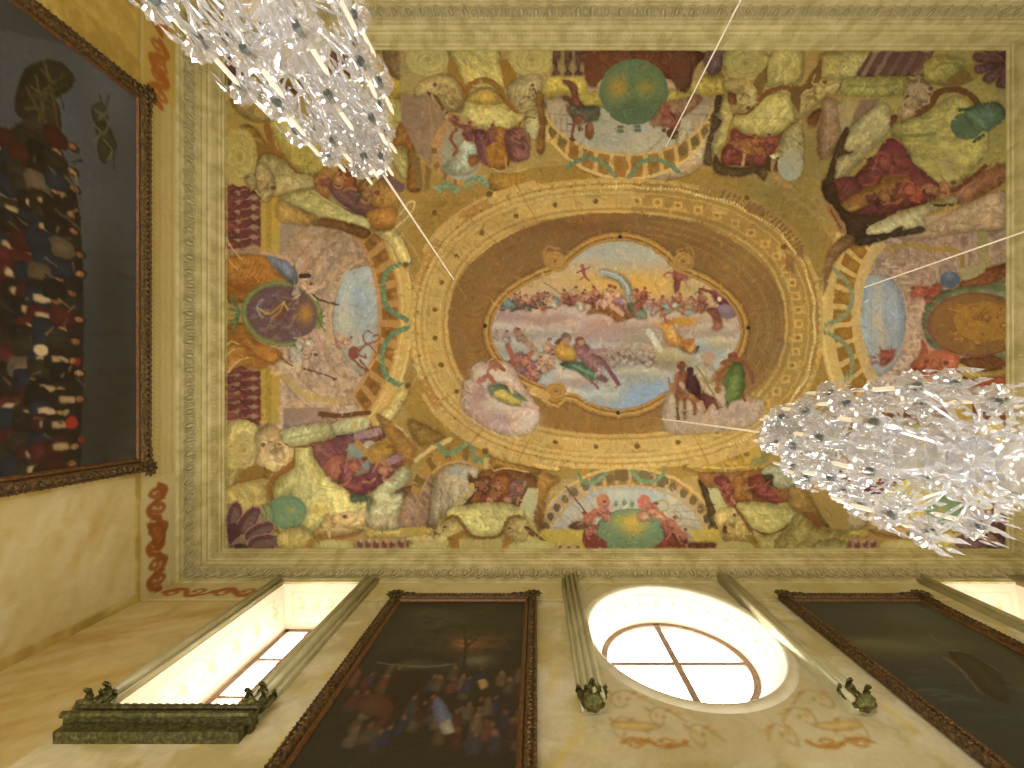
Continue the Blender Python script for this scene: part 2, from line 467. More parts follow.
    for k in range(-5, 6):
        a = 180 + k * 8.9
        p([sell(925, 316, 74, 104, a - 3.1), sell(925, 316, 92, 130, a - 3.1), sell(925, 316, 92, 130, a + 3.1), sell(925, 316, 74, 104, a + 3.1)], '926628')
        e(*sell(925, 316, 80, 112, a), 4.5, 4, 'a1762c', .8)
        l([sell(925, 316, 76, 107, a - 3), sell(925, 316, 90, 127, a - 3)], 1.2, '7b5524', .6)
    garland(cv, [(834, 270), (846, 282), (852, 295), (850, 308), (842, 318), (826, 325)], 4.5, ('838a66', '757c5c', '969878'))
    garland(cv, [(825, 333), (840, 340), (850, 352), (852, 368), (846, 380)], 4.5, ('838a66', '757c5c', '969878'))
    # right medallion with its supporters
    b([(962, 290), (970, 276), (1016, 262), (1016, 290)], '7f4c2e'); b([(958, 360), (1016, 352), (1016, 376), (985, 380), (960, 366)], '6d4228')
    b([(928, 300), (945, 290), (985, 285), (1016, 282), (1016, 358), (985, 352), (948, 350), (930, 345), (922, 325)], '6f7656')
    e(976, 325, 46, 30, '8d6234'); e(976, 325, 47, 31, '85513c', w=3); e(984, 322, 30, 20, 'a5762f'); 
    for i in range(50):
        a, rr = R.random() * 6.28, R.random() ** .5
        x, y = 980 + 36 * rr * math.cos(a), 325 + 23 * rr * math.sin(a)
        l([(x, y), (x + R.uniform(-8, 8), y + R.uniform(-4, 4)), (x + R.uniform(-9, 9), y + R.uniform(-5, 5))], 2, R.choice(('c0913e', '8a5a32', 'a86f34', '744a38', 'b98a3e', '94683f')), .65, taper=.5)
    e(950, 280, 10, 8, '52617e'); g(949, 277, 6, 4, '7386a0', .8); p([(958, 270), (985, 262), (985, 272), (965, 282)], 'a59a70')
    b([(911, 292), (916, 287), (926, 290), (936, 284), (943, 286), (940, 294), (930, 299), (922, 296), (912, 299)], 'aa5a4a'); g(928, 292, 5, 3, 'c88a6c', .8); e(927, 300, 3, 3, '9a5046')
    b([(910, 366), (918, 358), (924, 345), (930, 352), (942, 350), (958, 356), (960, 372), (950, 378), (930, 372), (918, 374)], 'b26042'); g(930, 352, 5, 4, 'c97a52', .7); l([(922, 342), (926, 352)], 4, 'a64e3c')
    b([(962, 378), (985, 372), (1016, 370), (1016, 384), (970, 386)], '9f4e34'); b([(960, 364), (985, 372), (1016, 366), (1016, 372), (975, 380), (960, 372)], 'b59a4e')

    # ================= top bay
    b([(538, 96), (560, 150), (600, 178), (640, 180), (690, 174), (718, 140), (722, 96), (700, 50), (560, 50)], 'a8906e')
    b([(546, 100), (556, 132), (572, 146), (600, 152), (640, 154), (680, 150), (704, 134), (714, 100)], ('a79a86', 'a6a091', 'y'))
    e(628, 128, 62, 24, 'aaa795'); g(592, 118, 20, 12, '9b9c92', .8); g(650, 138, 26, 9, 'b6ac9c', .8); g(610, 140, 30, 8, '989ca2', .8); g(640, 128, 20, 8, 'a2a4b0', .7)
    for x0, x1, f in ((546, 574, 1), (690, 716, -1)):
        for j in range(6):
            yy = 98 + j * 8
            l([(x0, yy), (x1, yy + 1)], 2.4, ('9a8068', 'b49c80')[j % 2], .8)
        for j in range(5):
            l([(x0 + 3 + j * 6, 118), (x0 + 3 + j * 6, 130)], 1.6, '8d7862', .6)
    cv.ring(628, 98, 85, 56, 90, 81, 8, 172, 1, ['9a6f34'])
    for k in range(15):
        a = 12 + k * 11.1
        p([sell(628, 98, 86, 57, a - 1.6), sell(628, 98, 89, 79, a - 1.6), sell(628, 98, 89, 79, a + 1.6), sell(628, 98, 86, 57, a + 1.6)], 'c8a25e')
        e(*sell(628, 98, 86, 68, a + 5.5), 4.5, 5, '8a6428' if 3 < k < 11 else '6f6236', .9)
    e(624, 166, 5, 5.5, 'a0672c'); e(624, 166, 3, 3.5, '8a7a3c')
    cv.arc(628, 98, 86, 57, 5, 175, 3, 'c7a462'); cv.arc(628, 98, 90, 81, 10, 170, 3.2, 'd3b26c')
    garland(cv, [(568, 167), (580, 160), (592, 158), (604, 164), (615, 177)], 4.5, ('6a8062', '5a7058', '8a9468'))
    garland(cv, [(629, 177), (642, 162), (656, 160), (668, 163), (678, 172)], 4.5, ('6a8062', '5a7058', '8a9468'))
    O(400, 40, K)
    b([(740, 190), (940, 190), (960, 265), (1030, 270), (1040, 340), (890, 345), (860, 290), (740, 290)], 'b7a248')
    p([(770, 40), (940, 40), (945, 190), (760, 190)], 'a28a5c')
    for x in (800, 860, 915):
        b([(x - 16, 45), (x + 14, 45), (x + 20, 90), (x + 8, 125), (x + 4, 150), (x + 20, 175), (x - 20, 178), (x - 6, 150), (x - 16, 115)], '6a4844')
        l([(x - 5, 60), (x - 6, 100)], 5, '96786c', .6)
    O(600, 40, K)
    b([(340, 270), (430, 250), (470, 180), (630, 180), (640, 270), (560, 290), (470, 280), (400, 340), (330, 345)], 'b5a048')
    b([(540, 60), (640, 50), (630, 110), (610, 170), (560, 180), (530, 120)], '705658'); b([(445, 100), (500, 80), (470, 200), (440, 270), (425, 240)], '7c4a3e')
    p([(480, 85), (520, 70), (545, 170), (500, 210), (470, 210)], 'a88f5c')
    # drapery behind the top globe
    O()
    b([(586, 50), (698, 50), (694, 70), (688, 90), (678, 90), (672, 80), (640, 76), (600, 80), (596, 88), (588, 84), (585, 66)], '70432e')
    e(593, 69, 9, 18, '73422f'); e(680, 69, 10, 20, '6c4230')
    e(634, 92, 34.5, 33, ('667f5c', '586f50', 'y')); e(634, 92, 32, 30.5, '50705a', .5, w=2.5)
    g(618, 88, 10, 13, 'b08a38', .95); g(645, 88, 13, 9, '9a8a3e', .85); g(634, 110, 18, 10, '4c6248', .7); g(633, 90, 5, 14, '55704c', .7)
    for i in range(26):
        a, rr = R.random() * 6.28, R.random() ** .5 * 26
        x, y = 634 + rr * math.cos(a), 90 + rr * math.sin(a)
        l([(x, y), (x + R.uniform(-5, 5), y + R.uniform(-6, 6))], 1.5, R.choice(('4f6a48', '8b8a48', '73875c', 'a98a3c')), .5)
    for x in (619, 636):
        for i in range(4):
            e(x + (i % 2) * 3, 127 + (i // 2) * 4, 2, 1.8, '4f6448', .9)
    O(400, 40, K)
    b([(830, 205), (880, 215), (905, 240), (915, 290), (945, 360), (880, 345), (860, 320), (835, 300), (850, 285), (880, 300), (868, 250)], '7e4a3a')
    b([(885, 350), (960, 335), (1020, 345), (1010, 410), (930, 420), (890, 390)], '58594a'); e(970, 465, 25, 46, '7c4c2c'); e(975, 445, 16, 26, '94604a')
    l([(895, 380), (890, 440), (880, 505)], 14, '7b4936'); e(882, 512, 15, 9, '683c32')
    O(600, 40, K)
    b([(310, 350), (360, 310), (440, 300), (490, 280), (520, 300), (470, 360), (410, 400), (340, 440), (260, 430)], '97705a'); e(378, 425, 36, 36, '874640'); e(372, 480, 32, 28, '5f3c2a')
    b([(405, 460), (440, 470), (430, 520), (390, 530)], 'b3a786'); l([(335, 490), (280, 540), (230, 595)], 4, '8a7858')

    # ================= bottom bay
    O()
    cv.ring(628, 548, 92, 80, 80, 60, 180, 360, 1, ['8b6d3c'])
    b([(543, 549), (544, 515), (560, 495), (595, 487), (640, 486), (680, 491), (702, 508), (712, 530), (715, 549)], ('9ba0a0', 'aa967c', 'y'))
    g(585, 490, 18, 7, '7f94b4', .9); g(655, 496, 25, 7, '93a3b0', .8); g(620, 495, 16, 7, 'a7a9a2', .8); g(670, 500, 12, 8, 'b0ac94', .8)
    for j in range(7):
        cv.arc(552, 535, 14 + j * 6, 8 + j * 7, 180, 330, 1.6, ('8d8068', 'bda98c')[j % 2], .5)
        l([(672, 506 + j * 3), (700, 503 + j * 4.5), (711, 512 + j * 4)], 1.6, ('8d7a62', 'b29a7c')[j % 2], .6)
    for k in range(21):
        a = 184 + k * 8.7
        p([sell(628, 547, 82, 63, a - 1.3), sell(628, 547, 90, 76, a - 1.3), sell(628, 547, 90, 76, a + 1.3), sell(628, 547, 82, 63, a + 1.3)], 'b48c50')
        x, y = sell(628, 547, 86, 69.5, a + 4.3)
        e(x, y, 3.6, 4.5, '70552e' if 3 < k < 17 else '5c4a34', .9)
    p([(614, 470), (628, 470), (628, 481), (614, 481)], '6f5830'); p([(637, 470), (650, 472), (650, 482), (637, 481)], '6f6238'); p([(656, 472), (669, 474), (668, 485), (656, 483)], '6c6038'); p([(590, 471), (604, 470), (604, 481), (591, 482)], '6a6b48')
    cv.arc(628, 547, 81.5, 61.5, 182, 358, 2.4, 'b68f56'); cv.arc(628, 547, 92, 79, 182, 358, 3.2, 'c6a05a')
    garland(cv, [(577, 474), (584, 482), (594, 483), (606, 474)], 4, ('6f8660', '5f7658', '8a9468')); garland(cv, [(630, 470), (640, 480), (652, 482), (664, 474)], 4, ('6f8660', '5f7658', '8a9468'))
    b([(536, 476), (546, 474), (560, 480), (548, 492), (544, 520), (540, 545), (534, 545)], '94682e')
    b([(698, 480), (710, 490), (718, 520), (718, 532), (711, 528), (706, 505)], '54432a')
    l([(566, 487), (582, 508), (589, 516)], 1.6, '5b4a48')
    p([(536, 530), (585, 529), (592, 540), (586, 550), (548, 550)], 'bba545'); p([(688, 530), (722, 529), (722, 545), (706, 550), (696, 548)], 'b9a447')
    e(592, 538, 10, 13, '7d3a30'); b([(660, 536), (680, 534), (690, 550), (655, 550)], '743a2c')
    e(631, 531, 34.5, 21.5, ('5f7a66', '688058', 'y')); g(632, 522, 16, 10, 'c2992f', 1); g(634, 530, 12, 7, 'a8923a', .8); g(618, 522, 7, 6, '97933e', .8)
    for i in range(24):
        a, rr = R.random() * 6.28, R.random() ** .5
        x, y = 631 + 29 * rr * math.cos(a), 532 + 17 * rr * math.sin(a)
        l([(x, y), (x + R.uniform(-6, 6), y + R.uniform(-3, 3))], 1.4, R.choice(('4f6f5c', '7a8f58', '6f8a66', 'b09a3c')), .5)
    cv.arc(631, 531, 34.5, 21.5, 100, 330, 1.6, '4f6a52', .7)
    e(603, 502, 6.5, 8, 'b06c52'); l([(586, 520), (596, 512)], 7, 'a85f4c'); l([(587, 520), (592, 532)], 8, 'b87058'); l([(590, 536), (604, 545)], 8, '7d3a34')
    e(644, 503, 7, 8, 'b5604c'); l([(650, 506), (662, 518), (676, 530), (686, 546)], 7.5, 'a5614c'); l([(652, 510), (664, 519)], 2.5, 'd0a080', .8); e(686, 546, 6, 4, 'b58066'); e(662, 506, 7, 5.5, '9a8a4c', w=1.8)
    for x in (616, 624, 632):
        e(x, 503 + (x % 3), 2.4, 2.8, ('5b7a58', 'b3685c')[x % 2]); 
    for x in (690, 700, 708):
        b([(x, 543), (x + 8, 544), (x + 9, 550), (x - 2, 550)], '6b3c34')
    for x in (556, 565, 574):
        e(x, 548, 3.4, 4, 'b59a6a'); e(x + 4, 549, 2, 3, '6a4638')
    b([(568, 528), (578, 521), (588, 524), (582, 530)], '6a4a3a')

    # putti of the bottom bay, garland twists, folds on the supporters
    for x, y, h, a_, s1, c1, sd in ((590, 524, 26, -30, 'b06c56', 'a05a4c', 301), (603, 512, 22, 10, 'b97660', '9c5848', 302), (650, 514, 26, 30, 'b26a54', 'b5846c', 303), (668, 526, 24, 40, 'aa6450', '8a4a40', 304), (682, 540, 22, 20, 'b5705a', '7c4038', 305)):
        person_strokes(cv, x, y, h, a_, s1, c1, seed=sd)
    for x, y, h, a_, s1, c1, sd in ((932, 366, 30, 80, 'b8664a', 'a5523c', 311), (924, 292, 24, -70, 'b4604e', '9c4a40', 312), (884, 358, 16, -20, 'a85848', '964a40', 313), (300, 288, 24, 70, 'd0a488', '9a8a88', 314), (304, 350, 26, 110, 'd2aa90', 'b8b09c', 315), (345, 344, 18, 40, 'cf9c80', 'b8806a', 316), (578, 116, 28, 170, '8a5444', '5c5a48', 317), (668, 118, 28, 200, '94604c', '8a4a42', 318)):
        person_strokes(cv, x, y, h, a_, s1, c1, seed=sd)
    # ================= corners and pilaster groups (tile coordinates)
    O(220, 40, K)   # top left corner
    p([(20, 40), (1000, 40), (1000, 300), (500, 560), (300, 600), (20, 760)], 'b1964a')
    b([(90, 460), (170, 440), (260, 560), (330, 600), (330, 760), (160, 770), (60, 640)], 'a97f32')
    p([(100, 470), (270, 560), (310, 610), (200, 640)], '94682a')
    b([(265, 400), (420, 380), (560, 470), (590, 600), (500, 695), (400, 680), (330, 590), (280, 500)], 'b3a148')
    g(430, 560, 70, 60, 'a99740', .7)
    l([(240, 440), (270, 550), (330, 620), (400, 690)], 34, '97662a')
    volute(cv, 100, 600, 92, 150, 'c0a856', 'd2bd74', 'a08a44')
    b([(190, 640), (215, 590), (270, 590), (330, 620), (390, 680), (470, 700), (480, 790), (380, 800), (270, 800), (230, 820), (180, 770)], 'af9b62'); b([(190, 650), (240, 640), (280, 740), (240, 830), (190, 770)], 'bda86e')
    l([(270, 700), (340, 690), (420, 740)], 12, '8a7440', .5)
    volute(cv, 60, 150, 60, 90, 'bba453', 'cbb56c', '9a8240'); b([(60, 260), (200, 200), (340, 260), (330, 380), (200, 420), (80, 360)], 'a88f4e')
    b([(780, 300), (930, 280), (945, 520), (880, 560), (790, 470)], 'aa9c56'); p([(920, 290), (1030, 290), (1030, 560), (990, 560)], '957a5e'); b([(850, 195), (1030, 195), (1030, 290), (860, 290)], 'b09034')
    b([(830, 50), (940, 40), (990, 180), (900, 200), (850, 130)], '846a48'); b([(870, 570), (955, 570), (965, 680), (930, 700)], 'b0a45e'); b([(930, 420), (1000, 560), (1030, 760), (960, 760), (960, 560), (880, 540)], '925f28')
    O(220, 170, K)  # below it: reclining figure and stone ledge
    b([(320, 130), (480, 90), (600, 190), (760, 250), (750, 305), (610, 265), (520, 250), (400, 190), (310, 170)], 'b3a766'); l([(480, 110), (620, 200), (750, 270)], 10, 'c3bb84', .7); l([(350, 170), (500, 230), (600, 270)], 6, '8f9150', .7)
    b([(300, 160), (400, 200), (520, 250), (520, 285), (400, 280), (300, 250)], 'b08a44'); b([(500, 20), (560, 0), (600, 60), (560, 140), (500, 110), (485, 70)], 'b07a40')
    b([(600, 0), (700, 10), (690, 120), (720, 150), (620, 130)], '8c5034'); b([(560, 100), (620, 80), (700, 160), (830, 190), (840, 240), (790, 260), (640, 190)], '6c4a48'); l([(680, 160), (800, 210)], 30, '80584c', .8)
    b([(700, 90), (760, 40), (880, 60), (920, 170), (860, 210), (760, 170)], '9c6f30'); l([(740, 140), (790, 50)], 18, 'b59c62'); l([(830, 30), (920, 90)], 50, '6f5258', .9)
    l([(650, 40), (690, 110), (640, 140)], 16, 'a8543a', .8); e(660, 70, 26, 34, '93502f'); l([(510, 60), (560, 60)], 26, 'c08a4c', .9)
    b([(510, 250), (620, 260), (760, 305), (740, 350), (600, 300), (520, 290)], '7b5028'); b([(760, 210), (900, 200), (880, 300), (800, 310), (760, 260)], 'a5702e')
    O(400, 40, K)   # top pilaster group
    p([(0, 30), (790, 30), (760, 200), (700, 380), (300, 400), (0, 260)], 'a9955a')
    p([(0, 280), (140, 270), (240, 390), (245, 440), (190, 570), (150, 650), (70, 540), (10, 420)], '967860'); l([(145, 285), (160, 420), (170, 600)], 6, 'a8906c')
    b([(255, 40), (480, 35), (515, 100), (530, 240), (480, 240), (330, 230), (285, 150)], 'beae62')
    for i in range(10):
        l([(285 + i * 22, 45), (300 + i * 20, 210)], 3, ('a5924c', 'cbbc74')[i % 2], .5)
    p([(245, 100), (275, 100), (335, 235), (320, 270), (240, 180)], '9d7630'); p([(510, 100), (552, 98), (600, 190), (560, 270), (530, 240)], '9d742c')
    volute(cv, 140, 100, 108, 84, 'b9ac68', 'c8bc7e', '9c8f4e'); volute(cv, 672, 100, 110, 84, 'bcae66', 'cbbe7c', '9c8f4e', -1)
    b([(80, 250), (150, 190), (250, 180), (315, 240), (320, 350), (250, 365), (180, 290), (90, 285)], 'b29a62'); l([(145, 270), (190, 300), (220, 355)], 16, '66492f'); e(260, 270, 40, 50, 'bda36a', .8); l([(200, 220), (280, 260), (300, 320)], 7, '96793e', .6)
    b([(550, 260), (600, 200), (700, 180), (725, 240), (690, 340), (640, 375), (570, 335)], 'b09e6e'); e(675, 275, 24, 34, '7d5a38'); l([(600, 230), (590, 300), (640, 350)], 9, '8f7c4c', .6)
    l([(335, 300), (350, 240), (430, 205), (500, 240), (545, 320), (590, 365)], 30, '96682a')
    b([(335, 330), (345, 290), (400, 252), (450, 245), (500, 272), (550, 340), (600, 378), (690, 372), (640, 405), (560, 450), (480, 466), (400, 455), (320, 430), (240, 415), (245, 370), (310, 372)], 'c4b466')
    b([(345, 310), (400, 262), (450, 255), (500, 280), (530, 320), (430, 330)], 'c4a247'); l([(340, 350), (440, 345), (540, 350)], 6, 'a8943e', .6)
    for i in range(9):
        l([(300 + i * 40, 440 - abs(i - 4) * 8), (340 + i * 28, 360)], 3, 'd3c680', .5)
    b([(640, 375), (705, 370), (718, 450), (690, 510), (650, 470)], 'b8ad78'); b([(690, 290), (735, 290), (740, 560), (700, 560), (715, 420)], '8a5f30')
    e(300, 560, 130, 175, 'b38b5e'); e(312, 575, 100, 145, ('9b8f74', '98a19c', 'y')); cv.ring(300, 560, 112, 155, 140, 195, 80, 200, 9, ['b5854a', '85602c'], .3)
    b([(300, 545), (350, 500), (400, 560), (365, 610), (390, 655), (320, 690), (230, 680), (220, 650), (290, 600)], 'a6ad98'); l([(345, 640), (390, 640), (395, 610)], 10, 'c9b88c')
    l([(300, 440), (260, 500), (290, 560), (275, 590)], 16, '8c5040'); e(350, 490, 30, 30, '8f5c48'); l([(280, 430), (340, 450), (400, 470)], 24, '7c4a3c')
    b([(380, 470), (440, 470), (480, 560), (480, 620), (430, 640), (400, 580)], '7a4650'); l([(420, 500), (440, 600)], 12, '94646c', .7)
    b([(450, 470), (545, 462), (560, 640), (450, 650)], 'a06a2a'); b([(545, 470), (630, 450), (660, 560), (650, 610), (570, 620), (540, 540)], '84504c'); l([(580, 510), (610, 590)], 14, '9a6a70', .7); l([(600, 460), (640, 400), (690, 400)], 8, '7a4c34'); l([(660, 480), (665, 560)], 10, '8a5236')
    b([(350, 600), (400, 590), (400, 630), (360, 650)], '8f5a34'); l([(470, 660), (560, 680), (650, 660)], 7, 'cda56a'); l([(540, 600), (545, 670)], 10, 'bb8a4a'); b([(470, 690), (640, 695), (560, 768), (470, 768)], 'a1762a')
    garland(cv, [(340, 750), (370, 715), (410, 710), (440, 740)], 30, ('6f9070', '5c7a60', '8ea07c')); garland(cv, [(200, 765), (240, 740), (290, 770)], 34, ('6f9070', '5c7a60', '8ea07c'))
    p([(60, 570), (100, 590), (110, 760), (80, 760)], '7d6236'); p([(130, 640), (160, 660), (150, 768), (125, 768)], '80653a')
    O(600, 40, K)   # right-hand pilaster group at the top
    p([(640, 40), (1030, 40), (1030, 700), (880, 620), (640, 400)], 'aa9858')
    b([(640, 60), (840, 60), (880, 120), (800, 200), (660, 190)], 'b0a35e'); volute(cv, 745, 120, 100, 75, 'aca15e', 'bdb274', '8d8046', -1)
    p([(885, 100), (895, 110), (820, 290), (770, 260), (800, 190)], '83652c'); b([(885, 60), (1030, 50), (1030, 200), (960, 230), (860, 230)], 'b1a45e')
    b([(640, 215), (740, 205), (800, 250), (790, 340), (730, 385), (690, 380), (740, 300), (700, 250), (650, 270)], 'b7a268'); b([(655, 270), (695, 280), (695, 330), (660, 320)], '7e4c2e'); l([(690, 385), (740, 390), (790, 350), (830, 290), (880, 260), (960, 245), (1010, 300), (1030, 370)], 26, '80562c')
    b([(690, 385), (760, 380), (850, 290), (910, 275), (970, 290), (985, 350), (1020, 390), (980, 440), (900, 490), (820, 495), (740, 470), (690, 440)], 'b3a763'); l([(790, 400), (900, 405), (970, 400)], 5, '8f823e', .6); l([(780, 380), (900, 375)], 4, 'c3b878', .7)
    for i in range(8):
        l([(740 + i * 34, 470 - abs(i - 4) * 6), (770 + i * 26, 410)], 3, 'c4b97a', .5)
    b([(620, 290), (650, 300), (680, 380), (660, 440), (640, 520), (600, 580), (580, 560), (610, 440)], 'b7a968'); b([(595, 290), (628, 295), (600, 390), (625, 420), (590, 470), (570, 560), (575, 640), (530, 620), (560, 470), (580, 380)], '54442e')
    b([(680, 455), (760, 490), (880, 500), (990, 440), (940, 540), (870, 600), (860, 650), (790, 650), (700, 640), (630, 640), (620, 580), (660, 520)], '7d4034'); e(770, 545, 60, 40, '9a6630', .9); g(660, 600, 28, 30, '944a40', .8); g(820, 600, 28, 36, '8c4840', .8)
    l([(720, 520), (740, 570), (770, 570)], 8, 'b2813c'); l([(740, 590), (725, 660)], 14, 'b79a60'); b([(590, 590), (640, 645), (780, 650), (860, 650), (840, 720), (790, 680), (720, 700), (590, 680)], '58462c'); b([(860, 600), (920, 600), (900, 680), (850, 650)], '4f402a')
    b([(940, 470), (1030, 440), (1030, 700), (960, 640), (910, 580)], '968c64'); e(975, 640, 65, 80, ('a3a183', 'a09f92', 'y')); g(960, 680, 50, 40, '98a4ae', .6); cv.arc(975, 640, 90, 110, 90, 230, 24, 'b5874c', .8); b([(870, 590), (920, 570), (930, 590), (890, 610)], 'c1b282')
    O(790, 40, K)   # top right corner
    p([(150, 50), (1160, 50), (1160, 700), (500, 768), (200, 400), (60, 380)], 'a39656')
    b([(20, 380), (60, 240), (180, 200), (280, 200), (250, 280), (180, 300), (60, 400)], 'ae9a60'); l([(80, 340), (140, 260), (230, 215)], 8, '7f6a34', .7); l([(230, 290), (270, 210)], 12, '8a5c30', .8); l([(170, 240), (210, 270)], 8, 'c3b078', .7)
    b([(180, 60), (410, 60), (350, 180), (250, 200), (170, 190), (150, 120)], 'a99d5e'); p([(155, 100), (165, 110), (160, 200), (60, 290), (45, 380), (0, 300), (10, 230), (60, 240)], '74572c')
    p([(410, 60), (745, 58), (690, 130), (600, 195), (330, 190)], '6a4847')
    for i in range(5):
        x = 440 + i * 68
        l([(x, 65), (x - 30, 120), (x - 50, 150), (x - 70, 185)], 22, ('9a8468', '8f7a6c', '7c6058')[min(i, 2)], .75); e(x - 30, 180, 22, 10, '5c3834')
    b([(280, 200), (400, 190), (600, 190), (590, 280), (400, 295), (270, 275)], 'a09a56'); l([(300, 230), (420, 240), (560, 225)], 14, '7f7c44', .6); l([(210, 290), (400, 300), (560, 290)], 10, 'ad8f4c', .8)
    b([(170, 310), (240, 310), (260, 420), (250, 520), (200, 600), (150, 600), (140, 480), (160, 400)], '92745a'); l([(200, 330), (190, 560)], 5, 'ac927a', .7); b([(95, 390), (160, 350), (130, 440), (95, 430)], '754a30')
    p([(245, 330), (350, 305), (300, 450), (270, 520), (255, 420)], 'a9986c'); p([(355, 310), (470, 295), (380, 400), (300, 460)], '8a6e5c'); b([(300, 460), (470, 320), (520, 390), (520, 450), (400, 580), (240, 735), (220, 700), (240, 620), (320, 575), (270, 550)], 'a59c70'); l([(460, 350), (330, 520), (250, 690)], 12, 'b5ad84', .6)
    b([(285, 450), (302, 470), (270, 560), (320, 575), (240, 610), (220, 768), (160, 768), (200, 660), (240, 530)], '4f3a28')
    b([(590, 230), (690, 200), (720, 260), (690, 330), (620, 400), (560, 410), (590, 340)], 'a28a6a'); e(660, 260, 50, 40, 'ab947a'); l([(600, 290), (590, 330)], 18, '6e4430'); b([(560, 350), (640, 330), (620, 400), (570, 410)], 'b0967a', .9); b([(520, 390), (550, 390), (530, 440), (515, 440)], '70402e')
    b([(690, 110), (800, 80), (900, 110), (850, 190), (760, 230), (690, 200)], '9b9452'); l([(720, 160), (780, 120), (850, 120)], 10, '7c7738', .6)
    l([(650, 380), (720, 330), (760, 270), (860, 255), (930, 290), (960, 330)], 34, '6c4a28'); p([(760, 240), (900, 130), (1020, 100), (960, 200), (860, 240)], '7f6534')
    b([(690, 380), (760, 330), (850, 290), (930, 330), (1000, 420), (1010, 560), (930, 660), (870, 740), (760, 765), (680, 740), (650, 660), (600, 580), (560, 510), (520, 490), (540, 430), (620, 400)], 'a39b58'); g(780, 620, 80, 90, 'b0a264', .7)
    l([(540, 485), (640, 490), (740, 480)], 16, '6a7a4a', .8); g(720, 500, 60, 40, '7c8650', .7); l([(840, 300), (780, 400), (700, 420)], 6, '857c3e', .6); g(830, 650, 40, 40, '94795a', .5)
    e(905, 440, 85, 70, '57705a'); b([(900, 350), (1060, 320), (1100, 400), (990, 470), (920, 420)], '5a7560'); l([(870, 360), (930, 350)], 14, '43563c'); l([(940, 520), (990, 490)], 18, '4c5a3c')
    volute(cv, 1060, 640, 80, 90, 'a39852', 'b5aa68', '857a40'); p([(740, 58), (1160, 58), (1160, 300), (980, 260), (860, 90)], '9a9150', .6)
    for i in range(6):
        a = math.radians(100 + i * 30)
        b([(1110, 110), (1110 + 150 * math.cos(a - .2), 110 + 120 * math.sin(a - .2)), (1110 + 175 * math.cos(a), 110 + 140 * math.sin(a)), (1110 + 150 * math.cos(a + .2), 110 + 120 * math.sin(a + .2))], '6c4a50')
    # dark red reclining nude with drapery
    b([(480, 520), (530, 505), (590, 560), (640, 640), (720, 700), (760, 760), (600, 820), (420, 880), (300, 940), (240, 860), (330, 700), (430, 600)], '6d3638'); g(540, 570, 60, 50, '84384a', .6); g(430, 640, 30, 26, '5a5a5c', .7)
    b([(300, 820), (480, 690), (600, 700), (620, 760), (480, 850), (340, 900)], '85582c'); g(540, 720, 60, 30, '925f30', .8)
    O(790, 170, K)
    b([(210, 60), (330, 40), (420, 150), (560, 90), (700, 100), (740, 150), (560, 210), (400, 280), (330, 300), (260, 250), (230, 150)], '62332f'); b([(240, 180), (400, 90), (560, 30), (620, 40), (560, 100), (380, 190), (300, 220)], '875c2e'); l([(250, 220), (350, 190)], 16, 'a5824e', .8)
    e(640, 125, 40, 45, '964238'); e(655, 110, 18, 22, 'ac5646', .8); b([(690, 110), (840, 90), (900, 40), (1010, 0), (1100, -30), (1100, 60), (920, 160), (850, 170), (780, 130)], '9e6a4c'); l([(740, 110), (850, 100), (1000, -20)], 20, '6c3e2a', .9)
    b([(170, 90), (230, 70), (260, 180), (350, 230), (500, 240), (400, 300), (390, 340), (300, 370), (270, 250), (180, 150)], '46321f'); l([(200, 190), (240, 260), (270, 310)], 34, '9a6846'); l([(210, 210), (260, 300)], 9, '66392a', .8)
    b([(405, 290), (560, 220), (740, 160), (850, 130), (850, 170), (700, 230), (680, 290), (560, 330), (410, 340)], 'aba27a'); l([(440, 300), (700, 210)], 9, 'bab28c', .7)
    b([(560, 340), (680, 300), (940, 160), (1100, 120), (1100, 300), (940, 310), (640, 360)], 'b59a80')
    for i in range(6):
        l([(680 + i * 50, 310 - i * 16), (700 + i * 50, 200 - i * 10)], 4, 'c4ab92', .5)
    b([(340, 340), (430, 330), (510, 320), (540, 300), (580, 290), (580, 310), (670, 290), (680, 320), (520, 345), (480, 360), (350, 390)], '46382a'); l([(740, 180), (830, 180)], 12, '4b3a26')
    b([(180, 480), (220, 380), (300, 330), (330, 370), (250, 440), (200, 540), (170, 640)], '866240')
    O(220, 410, K)  # bottom left corner
    p([(20, 90), (200, 90), (200, 620), (1000, 768), (20, 768)], 'baa85e')
    b([(30, 90), (180, 70), (200, 240), (160, 300), (90, 330), (90, 400), (30, 420)], 'bcab66'); volute(cv, 125, 205, 60, 95, 'c3ad6a', 'd3c08a', 'a58d50')
    b([(180, 120), (260, 70), (330, 130), (385, 150), (380, 250), (330, 300), (260, 320), (190, 280), (190, 190)], 'c9ac74'); l([(215, 170), (225, 240), (280, 260), (330, 200)], 14, 'd6bd8c', .7); l([(260, 165), (310, 175)], 9, '84502e'); l([(240, 130), (290, 120), (330, 150)], 26, 'c79c64', .8)
    p([(92, 330), (180, 275), (280, 320), (250, 345), (95, 382)], '94702e'); b([(40, 400), (250, 350), (240, 440), (330, 600), (140, 620), (40, 500)], 'b7a259')
    l([(400, 190), (380, 270), (290, 340), (255, 400), (275, 460)], 30, '97682c')
    b([(390, 170), (440, 150), (475, 180), (480, 240), (520, 300), (560, 350), (650, 410), (690, 470), (750, 460), (745, 510), (690, 560), (540, 580), (460, 630), (400, 600), (440, 510), (350, 450), (290, 470), (270, 400), (310, 340), (380, 290)], 'c0b56c')
